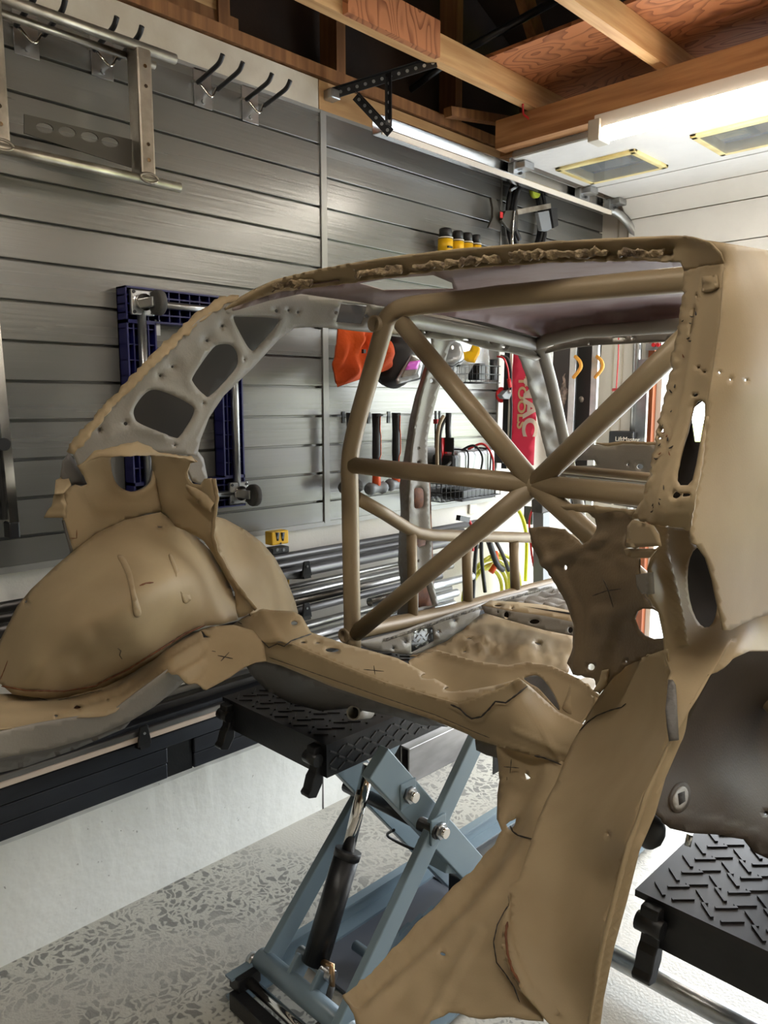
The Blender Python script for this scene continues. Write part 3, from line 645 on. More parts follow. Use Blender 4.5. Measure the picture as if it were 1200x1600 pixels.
# ladder at the left edge
ld = thing('ladder', 'aluminium ladder leaning on the slat wall at the left edge with black feet', 'ladder', P(20, 838, x=-2.06))
MB().bar(P(-14, 500, x=-2.09), P(17, 822, x=-2.05), .022, .055, (1, 0, 0)).build('side_rail', M['alu'], ld)
MB().bar(P(-24, 500, x=-2.10), P(6, 812, x=-2.06), .012, .02, (1, 0, 0)).build('side_rail', M['black'], ld)
MB().box(P(6, 840, x=-2.06), P(31, 815, x=-2.02)).build('foot', M['black'], ld, .004)
for y_ in (648, 694, 740, 790): MB().bar(P(-4, y_, x=-2.07), P(-60, y_ + 8, x=-2.07), .03, .02).build('rung', M['black'], ld)
MB().disc(P(4, 694, x=-2.04), (1, 0, 0), .016, .012).build('hinge_knob', M['black'], ld)
# yellow gauge block
yb = thing('stud_finder', 'yellow and black tool standing on the topmost steel tube', 'tool', P(437, 862, x=-2.07))
a, b = P(425, 853, x=-2.07), P(451, 828, x=-2.07); bd = MB().box(a, (b[0] - .04, b[1], b[2])).build('body', M['yellow'], yb, .004)
c_, d_ = P(425, 867, x=-2.07), P(451, 853, x=-2.07); bs_ = MB().box((c_[0] + .004, c_[1], c_[2]), (d_[0] - .04, d_[1], d_[2])).build('base', M['black'], yb, .003)
for px in (434, 442): plate('window_slot', [(px - 3, 832), (px + 3, 832), (px + 1.5, 845), (px - 1, 845)], plane('x', -2.0685), M['black'], bd, step=5, th=.001)
MB().disc(P(438.5, 849, x=-2.07), (1, 0, 0), .0035, .002).build('button', M['black'], bd)
for px in (433, 443): MB().disc(P(px, 859, x=-2.066), (1, 0, 0), .0055, .002).build('dial', M['grey_p'], bs_)
tag(MB().box(P(445, 914, x=-2.12), P(452, 899, x=-2.10)).build('plastic_clip', M['yellow'], None, .002), 'small yellow plastic piece showing below the top rack level', 'clip')

# ---- seen through the car: tools and gear hung on the slat wall
XH = -2.08
o = puff('suede_hood', [(530, 505), (586, 505), (600, 530), (611, 533), (612, 572), (606, 578), (566, 592), (550, 597), (527, 605), (520, 568), (524, 558)], -1.935, .07, M['orange'], None, 4, False, .05)
tag(o, 'orange suede welding hood draped on the slat wall beside the roll hoop', 'hood')
MB().box(P(565, 552, x=-1.90), P(572, 546, x=-1.89)).build('snap_tab', M['black'], o)
wh = thing('welding_helmet', 'black welding helmet with a pink auto lens hanging next to the orange hood', 'helmet', P(625, 606, x=-2.05))
puff('shell', [(610, 520), (645, 522), (662, 560), (660, 590), (635, 598), (620, 607), (603, 604), (594, 590), (600, 560), (608, 540)], -1.975, .13, M['black'], wh, 4, True, reach=18)
lf = plate('lens_frame', [(643, 553), (662, 560), (656, 590), (622, 600), (621, 592)], depth([(643, 553, 'x', -1.905), (622, 600, 'x', -1.905), (660, 575, 'x', -1.885)]), M['silver'], wh, step=5, th=.012)
plate('lens', [(644, 556), (657, 563), (650, 586), (626, 590)], depth([(643, 553, 'x', -1.902), (622, 600, 'x', -1.902), (660, 575, 'x', -1.882)]), M['grey_paint'], lf, step=5, th=.002)
plate('lens_filter', [(640, 565), (657, 563), (652, 577), (633, 578)], depth([(643, 553, 'x', -1.899), (622, 600, 'x', -1.899), (660, 575, 'x', -1.879)]), M['magenta'], lf, step=5, th=.002)
gh = thing('respirator_hood', 'grey respirator hood hanging behind the cage beside the yellow face shield', 'helmet', P(708, 572, x=-2.05))
puff('shell', [(704, 538), (712, 534), (718, 550), (719, 566), (712, 570), (699, 572), (698, 560)], -2.05, .10, M['silver'], gh, 4, True, reach=9)
MB().tube([P(700, 571, x=-1.995), P(708, 572.5, x=-1.985), P(717, 567, x=-1.995)], .004, 8, True).build('rim', M['black'], gh)
MB().disc(P(706, 543, x=-2.0), (1, 0, 0), .008, .004).build('knob', M['white_p'], gh)
fs = thing('face_shield', 'clear face shield with a bright yellow brow guard hung on the wall', 'face shield', P(720, 600, x=-2.04))
plate('brow_guard', [(717, 546), (726, 550), (734, 548), (739, 536), (746, 538), (750, 545), (749, 552), (742, 566), (730, 564), (718, 556)], depth([(717, 546, 'x', -2.06), (750, 545, 'x', -1.99), (735, 565, 'x', -2.0)]), M['yellow'], fs, step=5, th=.006)
plate('visor', [(726, 562), (748, 556), (722, 600), (706, 594), (706, 588)], depth([(726, 562, 'x', -2.04), (748, 556, 'x', -1.98), (715, 598, 'x', -2.02)]), M['clear'], fs, step=6, th=.002)
def basket(name, lab, x0, x1, ya, yb_, za_, zb_, step, parentlab='basket', grp=None):
    r = thing(name, lab, parentlab, ((x0 + x1) / 2, (ya + yb_) / 2, za_), grp)
    for z in (za_, (za_ + zb_) / 2, zb_):
        MB().tube([(x0, ya, z), (x1, ya, z), (x1, yb_, z), (x0, yb_, z), (x0, ya, z)], .0022, 6).build('rim_wire' if z == zb_ else 'hoop_wire', M['black_m'], r)
    mb = MB(); y = ya
    while y <= yb_ + .001: mb.tube([(x0, y, zb_), (x0, y, za_), (x1, y, za_), (x1, y, zb_)], .0014, 5); y += step
    x = x0
    while x <= x1: mb.tube([(x, ya, zb_), (x, ya, za_), (x, yb_, za_), (x, yb_, zb_)], .0014, 5); x += step
    mb.build('wire_mesh', M['black_m'], r); return r
a = P(738, 597, x=-2.0); b = P(786, 566, x=-2.0)
basket('wire_basket', 'small wire basket high on the wall holding a clear bottle', -2.13, -2.0, a[1], b[1] - .02, a[2], P(738, 570, x=-2.0)[2], .03)
bt = thing('clear_bottle', 'clear plastic bottle standing in the small wire basket', 'bottle', P(758, 594, x=-2.06)); MB().tube([P(758, 593, x=-2.06), P(758, 560, x=-2.06), P(758, 552, x=-2.06), P(758, 540, x=-2.06)], [.020, .020, .016, .014], 16).build('body', M['clear'], bt); MB().disc(P(758, 541, x=-2.06), (0, 0, 1), .015, .012).build('cap', M['grey_p'], bt)
c0 = P(770, 594, x=-2.08); tag(MB().tube([c0, c0 + [0, 0, .09]], .019, 14).build('spray_bottle', M['black']), 'black bottle beside the clear one in the small wire basket', 'bottle')
c0 = P(744, 594, x=-2.06); tag(MB().box(c0 + [-.03, -.02, 0], c0 + [.03, .025, .07]).build('dark_box', M['black'], None, .004), 'dark box at the left end of the small wire basket', 'box')
tag(MB().tube([P(777, 557, x=-2.09), P(787, 560, x=-2.05), P(793, 575, x=-2.05), P(795, 592, x=-2.06)], .0045, 8, True).tube([P(795, 592, x=-2.06), P(797, 605, x=-2.06)], .009).build('red_cable', M['red']), 'red cable looping down beside the small wire basket', 'cable')
tag(MB().tube([P(782, 556, x=-2.11), P(793, 560, x=-2.09), P(798, 580, x=-2.08), P(798, 610, x=-2.08), P(799, 640, x=-2.08), P(797, 700, x=-2.1)], .006, 8, True).build('hanging_cable', M['black']), 'black cable hanging down along the red banner edge', 'cable')
an = thing('air_reel_fitting', 'grey air fitting on a red round plate between basket and banner', 'fitting', P(780, 628, x=-2.12))
MB().disc(P(781, 617, x=WX + .02), (1, 0, 0), .036, .012, 24).build('round_plate', M['red'], an)
MB().prism([P(x, y, x=-2.10) for x, y in ((776, 618), (784, 610), (793, 612), (788, 624), (780, 623))], (.03, 0, 0)).build('bracket', M['grey_p'], an, .003)
MB().tube([P(792, 612, x=-2.08), P(799, 612, x=-2.06)], .009, 10).build('coupler', M['alu_m'], an)
bn = thing('banner_sign', 'crimson vinyl tool banner hanging in a white edged frame by the corner', 'banner', P(815, 725, x=-2.08))
BD = depth([(800, 550, 'x', -2.10), (800, 730, 'x', -2.10), (838, 550, 'x', -2.00), (838, 730, 'x', -2.00)])
plate('banner', [(803, 540), (840, 540), (838, 640), (834, 727), (828, 727), (792, 721), (797, 640)], BD, M['banner'], bn, step=8, th=.003)
MB().bar(P(800, 540, x=-2.105), P(794, 732, x=-2.105), .012, .012, (1, 0, 0)).build('frame_edge', M['white_p'], bn)
MB().bar(P(796, 540, x=-2.13), P(790, 732, x=-2.13), .03, .03, (1, 0, 0)).build('frame_post', M['black'], bn)
def w_at(px, py, f, lift=.004):
    d = ray(px, py); return CC + d * (f(px, py) - lift)
p0 = w_at(817, 578, BD); dn = w_at(813, 690, BD) - w_at(817, 578, BD); dn /= np.linalg.norm(dn); rt = w_at(835, 600, BD) - w_at(805, 600, BD); rt /= np.linalg.norm(rt)
upv = rt - dn * (rt @ dn); upv /= np.linalg.norm(upv)
def vtext(body, px, py, size, m_, name, endpx):
    """text running down the banner, condensed to its printed length"""
    p = w_at(px, py, BD); q = w_at(*endpx, BD); L = np.linalg.norm(q - p)
    o_ = text(name, body, (0, 0, 0), (1, 0, 0), (0, 1, 0), 1.0, m_, bn, ext=.001, bold=.035); org = ORG[o_.name]
    xs_ = [v.co.x + org[0] for v in o_.data.vertices]; wd = max(xs_)
    for v in o_.data.vertices:
        x_, y_, z_ = v.co.x + org[0], v.co.y + org[1], v.co.z + org[2]; v.co = Vector(p + dn * (x_ * L / wd) + upv * (y_ * size) - org)
vtext('MAC', 820, 590, .095, M['white_p'], 'large_lettering', (816, 682))
vtext('TOOLS', 811, 588, .05, M['cream_p'], 'small_lettering', (806, 670))
# hammers hung by their handles
for k, (px, yt, yb2, lb) in enumerate(((548, 645, 762, 'hammer with orange handle end mostly hidden behind the roll hoop'), (588, 646, 764, 'sledge hammer with black and orange handle hanging between the cage and door pillar'), (619, 645, 758, 'black and orange handled hammer hanging nearest the door pillar'))):
    xh = -2.06; h = thing('hammer', lb, 'hammer', P(px, yb2, x=xh), 'hammers on the slat wall')
    top = P(px, yt, x=xh); bot = P(px, yb2 - 2, x=xh); bot[1] = top[1]; L = bot - top
    MB().tube([top, top + L * .25, top + L * .55, top + L * .72], [.0175, .015, .0165, .014], 14).build('grip', M['black'], h)
    MB().tube([top + L * .70, top + L * .97], [.0135, .0175], 14).build('handle_end', M['orange_p'], h)
    MB().tube([top + [.0175, .004, -.01], top + [.0165, .004, L[2] * .22], top + [.0145, .010, L[2] * .3], top + [.0155, .009, L[2] * .55], top + [.0155, .0, L[2] * .62], top + [.0145, .0, L[2] * .7]], .0018, 6).build('grip_stripe', M['orange_p'], h)
    hd = MB(); c = top + L; hd.tube([c + [0, -.05, -.004], c + [0, -.034, -.002], c + [0, -.022, 0], c + [0, .022, 0], c + [0, .034, -.002], c + [0, .05, -.004]], [.018, .026, .020, .020, .026, .018], 8)
    hd.build('head', M['rubber'] if k == 0 else M['grey_p'], h)
    MB().tube([P(px + 2, yt + 6, x=FX), P(px + 2, yt + 6, x=-2.03)], .003, 6).box(P(px - 14, yt + 16, x=FX), P(px - 9, yt - 2, x=FX + .004)).build('wall_peg', M['black_m'], h)
# strap wrench, clamps, belt cluster
cl = thing('tool_belt_cluster', 'black strap with a square buckle hanging beside the red clamps', 'strap', P(700, 735, x=-2.05))
MB().tube([P(701, 645, x=-2.05), P(700, 670, x=-2.05), P(701, 690, x=-2.04)], .012, 8).build('strap', M['black'], cl)
MB().box(P(694, 706, x=-2.05), P(710, 684, x=-2.0)).build('buckle', M['black'], cl, .005)
MB().tube([P(708, 706, x=-2.03), P(707, 718, x=-2.03), P(698, 728, x=-2.03), P(690, 732, x=-2.03)], .006, 8, True).build('loop', M['rubber'], cl)
bw = thing('coiled_belt', 'tan edged black belt loop hanging on the wall behind the door pillar', 'belt', P(685, 735, x=-2.06)); MB().tube([P(693, 650, x=-2.04), P(686, 665, x=-2.04), P(683, 690, x=-2.04), P(683, 735, x=-2.04)], .008, 8, True).build('belt', M['tan_tube'], bw); MB().tube([P(697, 652, x=-2.06), P(690, 668, x=-2.06), P(687, 690, x=-2.06), P(688, 735, x=-2.06)], .007, 8, True).build('belt_edge', M['black'], bw)
for k, (px, lb) in enumerate(((681, 'red handled clamp hanging at the door pillar'), (687, 'second red clamp tip beside the tan edged belt'))):
    r = thing('bar_clamp', lb, 'clamp', P(px, 730, x=-2.1), 'red clamps on the slat wall'); MB().bar(P(px, 642, x=-2.1), P(px, 700, x=-2.1), .008, .008).build('bar', M['black'], r); MB().box(P(px - 4, 662, x=-2.1), P(px + 4, 655, x=-2.08)).build('jaw', M['red'], r); MB().tube([P(px + 8, 684, x=-2.08), P(px + 9, 722, x=-2.08)], .009, 8).build('handle', M['red'], r)
# power supply in the lower basket
a = P(690, 785, x=-1.98); b = P(782, 785, x=-1.98)
basket('storage_basket', 'long black wire basket on the wall with dark gear inside', -2.15, -1.98, a[1], b[1], a[2], P(690, 757, x=-1.98)[2], .028)
gb = P(735, 783, x=-2.06); tag(MB().box((-2.13, gb[1] - .12, gb[2] + .01), (-2.01, gb[1] + .11, gb[2] + .06)).build('black_case', M['black'], None, .01), 'black case lying in the long wire basket', 'case')
ps = thing('battery_charger', 'silver battery charger box with rounded top standing over the wire basket', 'charger', P(735, 745, x=-2.06))
y_a, y_b = P(706, 720, x=-2.02)[1], P(775, 720, x=-2.02)[1]; zt_ = P(740, 704, x=-2.02)[2]; zb_ = P(740, 745, x=-2.02)[2]
MB().box((-2.13, y_a + .04, zb_), (-2.02, y_b, zt_)).build('body', M['silver'], ps, .018); MB().box((-2.135, y_a, zb_), (-2.015, y_a + .05, zt_ - .01)).build('end_cap', M['black'], ps, .018)
for yy in (y_a + .1, y_b - .05): MB().tube([(-2.016, yy, zb_), (-2.014, yy, zt_ - .01), (-2.05, yy, zt_ + .004), (-2.1, yy, zt_ + .004)], .004, 6, True).build('band', M['black'], ps)
MB().tube([(-2.08, y_a + .14, zt_), (-2.03, y_a + .16, zt_ + .02), (-2.0, y_a + .18, zt_ - .03), (-2.0, y_a + .16, zb_)], .005, 8, True).build('lead', M['black'], ps); MB().tube([(-2.08, y_a + .18, zt_), (-2.03, y_a + .22, zt_ + .025), (-2.0, y_a + .25, zt_ - .03), (-2.0, y_a + .26, zb_)], .005, 8, True).build('lead', M['red'], ps)
MB().box(P(779, 722, x=-2.14), P(786, 704, x=-2.08)).build('knob', M['rubber'], ps, .006)
# hoses low on the wall past the rack
hs = thing('garden_hose', 'coil of lime green air hose with an orange tie hung low by the tube ends', 'hose', P(770, 925, x=-2.08))
cy_, cz_ = P(762, 925, x=-2.08)[1:3]
for k in range(6):
    rr = .125 + .013 * k; MB().tube([(-2.1 + .014 * (k % 3), cy_ + rr * 1.1 * math.cos(a) + .008 * k, cz_ - .02 + rr * math.sin(a)) for a in np.linspace(0, 2 * math.pi, 40)], .0085, 8).build('coil', M['lime'], hs)
MB().tube([(-2.05, cy_ - .02, cz_ + .10), (-2.04, cy_ + .01, cz_ + .14), (-2.06, cy_ + .02, cz_ + .19)], .014, 8).build('tie', M['orange_p'], hs)
tag(MB().tube([P(803, 793, x=-2.10), P(812, 800, x=-2.08), P(820, 822, x=-2.07), P(823, 850, x=-2.07), P(821, 908, x=-2.07)], .0095, 8, True).build('yellow_hose', mat('bright_lime_hose', S(216, 224, 40), .4)), 'bright yellow green hose hanging straight down near the wall corner', 'hose')
for k, (pts, lb) in enumerate((([(745, 846), (742, 880), (739, 935)], 'black cable hanging left of the coiled hose'), ([(752, 846), (753, 880), (758, 925)], 'black cable crossing in front of the coiled hose'), ([(764, 846), (776, 880), (786, 890)], 'thick black cable sloping behind the coiled hose'), ([(775, 846), (786, 868), (795, 892)], 'thin black cable right of the thick sloping cable'))):
    tag(MB().tube([P(a, b, x=-2.03 - .02 * (k % 2)) for a, b in pts], .009 if k != 2 else .014, 8, True).build('power_cable', M['black']), lb, 'cable', 'black cables on the wall')
rc = thing('plug_cord', 'red cord with a black plug draped over the top tube end', 'cord', P(725, 818, x=-2.0)); MB().tube([P(731, 812, x=-2.0), P(736, 820, x=-1.99), P(738, 840, x=-2.0), P(739, 860, x=-2.02)], .006, 8, True).build('cord', M['red'], rc); MB().bar(P(716, 809, x=-2.0), P(731, 812, x=-2.0), .022, .022).build('plug', M['black'], rc)
tag(MB().box(P(732, 803, x=WX + .003), P(745, 782, x=WX + .012)).build('wall_outlet', M['white_p'], None, .002), 'white outlet plate on the wall under the wire basket', 'outlet')
sk = thing('square_post', 'tall grey square post leaning near the corner beyond the yellow hose', 'post', P(848, 900, x=-1.95)); MB().bar(P(846, 800, x=-1.95), P(846, 960, x=-1.95), .055, .055, (1, 0, 0)).build('column', M['grey_p'], sk); MB().bar(P(844, 778, x=-1.95), P(844, 800, x=-1.95), .06, .06, (1, 0, 0)).build('top_block', M['rubber'], sk, .006)
tag(MB().box(P(820, 818, x=-2.1), P(832, 792, x=-2.05)).build('switch_box', M['black'], None, .003), 'black switch box on the wall behind the grey post', 'box')
tag(MB().tube([P(832, 796, x=-1.98), P(827, 815, x=-1.98), P(830, 860, x=-1.98), P(834, 885, x=-1.98)], .005, 8, True).build('red_hose', M['red']), 'thin dark red hose curving in front of the grey post', 'hose')
# corner: two scuffed ramps, cord, opener box, release cord
for k, (x0, x1, lb) in enumerate(((866, 897, 'scuffed black board with steel edge and orange rope handle, left one'), (902, 931, 'scuffed black board with steel edge and orange rope handle, right one'))):
    r = thing('loading_ramp', lb, 'ramp', P((x0 + x1) / 2, 720, y=3.42), 'black boards leaning in the corner'); yy = 3.42 + .05 * k
    sh = -10
    MB().prism([P(x0, 520, y=yy), P(x1, 520, y=yy), P(x1 + sh - 2, 790, y=yy), P(x0 + sh - 2, 790, y=yy)], (0, .02, 0)).build('board', M['board'], r)
    MB().prism([P(x1 - 2, 520, y=yy), P(x1 + 8, 520, y=yy), P(x1 - 4, 790, y=yy), P(x1 - 14, 790, y=yy)], (0, -.018, 0)).build('steel_edge', M['alu_m'], r, .002)
    MB().tube([P(x1 + 2, 557, y=yy - .02), P(x1 + 9, 565, y=yy - .05), P(x1 + 10, 575, y=yy - .05), P(x1 - 1, 590, y=yy - .02)], .009, 8, True).build('rope_handle', M['orange_p'] if False else mat('amber_rope', S(222, 160, 62), .6), r)
    if k == 0: plate('paint_scrape', [(882, 584), (884, 600), (887, 612), (884, 628), (880, 640), (875, 640), (874, 618), (878, 600)], plane('y', yy - .003), M['tread'], r, step=5, jag=3, th=.001, smooth=True)
    else: plate('paint_scrape', ell(908, 624, 4, 5), plane('y', yy - .003), M['tread'], r, step=5, th=.001)
tag(MB().tube([P(939, 535, y=3.86), P(933, 600, y=3.86), P(926, 665, y=3.86), P(922, 760, y=3.86)], .006, 8, True).build('extension_cord', M['black']), 'black cord hanging on the white front wall beside the boards', 'cord')
rl = thing('release_cord', 'red release cord with a T handle hanging in front of the white wall', 'cord', P(963, 625, y=3.7)); MB().tube([P(967, 500, y=3.7), P(966, 560, y=3.7), P(963, 605, y=3.7), P(964, 650, y=3.7)], .003, 6).build('cord', M['red'], rl); MB().tube([P(957, 609, y=3.7), P(970, 609, y=3.7)], .008, 8).build('handle', M['red'], rl)
ob = thing('opener_unit', 'black wall mounted garage door opener box with white maker lettering', 'opener', P(978, 700, y=3.86))
pa, pb = P(957, 740, y=3.86), P(998, 674, y=3.86); MB().box((pa[0], 3.80, pa[2]), (pb[0], YF - .001, pb[2])).build('housing', M['black'], ob, .006)
text('lettering', 'LiftMaster', (P(961, 689, y=3.799)[0], 3.7985, P(961, 689, y=3.799)[2]), (1, 0, 0), (0, 0, 1), .034, M['white_p'], ob)
MB().box((P(986, 684, y=3.79)[0], 3.79, P(986, 684, y=3.79)[2]), (P(989, 676, y=3.79)[0], 3.80, P(986, 677, y=3.79)[2])).build('latch', M['rubber'], ob)
sb = thing('door_sensor_bracket', 'grey door shaft bracket with two red studs above the brown jamb', 'bracket', P(1022, 545, y=3.86)); MB().box(P(1012, 548, y=3.87), P(1034, 535, y=3.84)).build('plate', M['alu_m'], sb, .003); [MB().disc(P(px, 539, y=3.84), (0, -1, 0), .010, .01).build('stud', M['red'], sb) for px in (1022, 1029)]
tag(MB().box(P(1000, 562, y=3.86), P(1004, 760, y=3.84)).build('guide_strip', M['alu_m']), 'thin galvanised guide strip beside the brown door jamb', 'strip')
# spray cans on a small ledge
shelf = tag(MB().box((FX, P(680, 392, x=FX)[1], P(700, 398, x=-2.08)[2] - .012), (-2.03, P(762, 392, x=FX)[1], P(700, 398, x=-2.08)[2])).build('wall_ledge', M['grey_p'], None, .002), 'narrow grey ledge on the slat wall under four spray cans', 'shelf')
zc = P(700, 398, x=-2.08)[2]
for k, (px, r_, yt, lb) in enumerate(((696, .030, 357, 'leftmost and tallest black capped yellow spray can on the ledge'), (715, .026, 361, 'second yellow spray can from the left on the ledge'), (730, .024, 364, 'third yellow spray can from the left on the ledge'), (744, .022, 367, 'rightmost smallest yellow spray can on the ledge'))):
    yy = P(px, 380, x=-2.09)[1]; ztp = P(px, yt, x=-2.09)[2]; r = thing('spray_can', lb, 'spray can', (-2.09, yy, zc), 'yellow spray cans on the ledge')
    MB().tube([(-2.09, yy, zc + .001), (-2.09, yy, ztp - .035)], r_, 20).build('body', M['black'], r, .002)
    MB().tube([(-2.09, yy, zc + .012), (-2.09, yy, ztp - .043)], r_ + .0006, 20).build('label', M['yellow'], r)
    MB().tube([(-2.09, yy, ztp - .040), (-2.09, yy, ztp - .036)], r_ + .001, 20).build('collar', M['white_p'], r)
    MB().tube([(-2.09, yy, ztp - .036), (-2.09, yy, ztp - .004), (-2.09, yy, ztp)], [r_ * .9, r_ * .86, r_ * .7], 20).build('cap', M['black'], r)
    MB().box((-2.09 + r_ * .8, yy - .2 * r_ - .012, zc + .022), (-2.09 + r_ + .0012, yy + .008, zc + .03)).build('label_print', M['black'], r)
# welding clamp, square and hose coil high on the wall
wc = thing('welding_clamp', 'brown steel locking clamp plates pinned high on the slat wall', 'clamp', P(790, 375, x=-2.09))
MB().prism([P(x, y, x=-2.11) for x, y in ((764, 309), (772, 311), (777, 328), (785, 334), (779, 344), (779, 362), (760, 356), (767, 340), (767, 325))], (.012, 0, 0)).build('jaw_plate', M['olive'], wc, .002)
MB().prism([P(x, y, x=-2.09) for x, y in ((786, 330), (806, 329), (806, 358), (798, 364), (787, 354), (780, 345))], (.014, 0, 0)).build('body_plate', M['olive'], wc, .002)
MB().bar(P(806, 332, x=-2.07), P(858, 322, x=-2.07), .02, .022).build('bar', M['weld'], wc)
MB().tube([P(801, 356, x=-2.07), P(800, 392, x=-2.07)], .006, 10).tube([P(804, 330, x=-2.07), P(801, 356, x=-2.07)], .004, 8).build('screw', M['chrome'], wc)
MB().box(P(781, 340, x=-2.077), P(786, 332, x=-2.075)).build('label', M['red'], wc)
hc = thing('hose_coil', 'large coil of black rubber hose high on the wall below the door track', 'hose', P(838, 375, x=-2.08)); cy_, cz_ = P(836, 338, x=-2.08)[1:3]
for k in range(5):
    rr = .125 + .012 * (k % 3); MB().tube([(-2.135 + .012 * (k // 2), cy_ + rr * math.cos(a), cz_ + rr * 1.35 * math.sin(a)) for a in np.linspace(0, 2 * math.pi, 40)], .011, 8).build('coil', M['black'], hc)
hp = thing('pedal_pad', 'grey foot pedal with black sides hanging inside the black hose coil', 'pedal', P(848, 362, x=-2.07)); MB().prism([P(x, y, x=-2.06) for x, y in ((835, 333), (852, 330), (857, 358), (850, 362), (841, 361))], (.02, 0, 0)).build('pad', M['grey_p'], hp, .003); MB().prism([P(x, y, x=-2.09) for x, y in ((852, 326), (862, 326), (864, 354), (857, 358))], (.03, 0, 0)).build('side', M['black'], hp, .002)
tag(MB().disc(P(833, 299, x=-2.10), (1, 0, 0), .032, .02, 20).build('cord_reel', mat('lime_reel', S(200, 214, 70), .4)), 'lime green round reel at the top of the black hose coil', 'reel')
wr = thing('grease_gun', 'dark tool with a bare metal tip hung left of the black hose coil', 'tool', P(808, 320, x=-2.08)); MB().tube([P(812, 292, x=-2.08), P(806, 315, x=-2.08), P(802, 345, x=-2.08), P(812, 375, x=-2.08)], .010, 8, True).build('handle', M['black'], wr); MB().bar(P(797, 298, x=-2.07), P(808, 291, x=-2.07), .01, .01).build('tip', M['alu_m'], wr)

# ------------------------------------------------------------------ scissor lift, left and right units
def lift_unit(lab):
    L = thing('scissor_lift', lab, 'lift', (-1.45, 1.6, 0), 'pair of scissor lift units'); PX0, PX1, PY0, PY1, PZ = -1.78, -1.335, 1.16, 2.35, .72
    dk = MB().box((PX0, PY0, PZ - .012), (PX1, PY1, PZ)).build('platform', M['diamond'], L)
    td = MB(); k = 0
    y = PY0 + .03
    while y < PY1 - .02:
        x = PX0 + .03 + (.02 if k % 2 else 0); j = 0
        while x < PX1 - .02:
            d = .013; s_ = 1 if (j + k) % 2 else -1; td.bar((x - d, y - d * s_, PZ + .0012), (x + d, y + d * s_, PZ + .0012), .0055, .003); x += .04; j += 1
        y += .028; k += 1
    td.build('tread_pattern', M['diamond'], dk)
    MB().box((PX0 + .03, PY0, PZ - .085), (PX1, PY0 + .012, PZ - .012)).build('end_skirt', M['black_m'], L)
    ss = MB().box((PX1 - .012, PY0, PZ - .085), (PX1, PY1, PZ - .012)).build('side_skirt', M['black_m'], L); sb2 = MB(); k = 0; y = PY0 + .02
    while y < PY1 - .02:
        for q in range(3):
            s_ = 1 if (k + q) % 2 else -1; zz = PZ - .024 - .022 * q; sb2.bar((PX1 + .001, y - .010, zz - .006 * s_), (PX1 + .001, y + .010, zz + .006 * s_), .003, .004)
        y += .028; k += 1
    sb2.build('skirt_tread', M['steel_dark'], ss); MB().box((PX0 + .02, PY0, PZ - .085), (PX0 + .032, PY1, PZ - .012)).build('side_skirt', M['black_m'], L)
    for x in (PX0 + .02, PX1 - .05):
        y = PY0; pr = [(y + .6 * a, PZ - .7 * b_) for a, b_ in ((.02, .01), (-.035, .012), (-.045, .05), (-.02, .075), (-.03, .105), (-.045, .12), (-.06, .16), (-.075, .172), (-.07, .185), (-.03, .195), (.005, .15), (.012, .10), (.03, .07))]
        MB().prism([(x, a, b) for a, b in pr], (.032, 0, 0)).build('ramp_hook', M['black_m'], L, .003)
        MB().disc((x - .005, y - .018, PZ - .038), (1, 0, 0), .016, .045, 14).build('hook_pin', M['black_m'], L)
    # base frame
    for x in (-1.545, -1.13): MB().box((x, 1.02, .02), (x + .008, 2.5, .085)).box((x, .99, .02), (x + .05, 2.5, .028)).box((x, .99, .08), (x + .028, 2.5, .086)).build('base_rail', M['lift'], L)
    MB().box((-1.55, 1.22, .010), (-1.10, 1.75, .020)).build('base_plate', M['grey_paint'] if False else mat('dark_base_plate', S(96, 100, 108), .4, .2), L)
    MB().box((-1.52, 1.75, .012), (-1.13, 2.45, .024)).build('runner_channel', M['steel'], L)
    MB().box((-1.525, .985, .0), (-1.09, 1.02, .05)).box((-1.545, 1.0, .045), (-1.50, 1.07, .085)).build('base_end', M['black_m'], L, .004)
    MB().tube([(-1.52, 1.083, .095), (-1.14, 1.083, .095)], .027, 18).build('pivot_tube', M['lift'], L)
    MB().tube([(-1.52, 1.035, .06), (-1.11, 1.035, .06)], .015, 14).build('axle', M['chrome'], L)
    MB().disc((-1.53, 1.075, .08), (-1, 0, 0), .020, .02).build('roller', M['alu_m'], L)
    # scissor arms
    def arm(x, p, q, nm='scissor_arm', w_=.075, t_=.030): return MB().bar((x, p[0], p[1]), (x, q[0], q[1]), t_, w_).build(nm, M['lift'], L, .003)
    arm(-1.50, (1.09, .085), (1.68, .665), w_=.06, t_=.022); arm(-1.185, (1.05, .095), (1.59, .69), w_=.06, t_=.022)
    arm(-1.235, (1.225, .69), (1.76, .06), w_=.085, t_=.03)
    MB().bar((-1.42, 1.225, .69), (-1.42, 1.76, .06), .025, .085).build('scissor_arm', M['lift'], L, .003)
    for (x, y, z) in ((-1.222, 1.325, .575), (-1.173, 1.385, .475)):
        bp = MB().box((x, y - .028, z - .034), (x + .006, y + .028, z + .034)).build('bolt_plate', M['lift'], L, .002); MB().disc((x + .006, y, z), (1, 0, 0), .021, .014, 6).build('hex_nut', M['alu_m'], bp); MB().disc((x + .018, y, z), (1, 0, 0), .013, .014, 16).build('bolt_end', M['chrome'], bp)
    MB().bar((-1.29, 1.50, .30), (-1.29, 1.62, .24), .12, .05).build('cross_plate', M['lift'], L, .003)
    MB().tube([(-1.50, 1.375, .475), (-1.16, 1.375, .475)], .018, 14).build('centre_shaft', M['black_m'], L)
    b0 = P(492, 1505, x=-1.36); b1 = P(541, 1340, x=-1.36); b2 = P(577, 1195, x=-1.36)
    MB().tube([b0, b1], .034, 24).build('cylinder_barrel', M['black_m'], L); MB().tube([b1, b1 + (b1 - b0) / np.linalg.norm(b1 - b0) * .02], .0355, 24).build('cylinder_collar', M['black'], L)
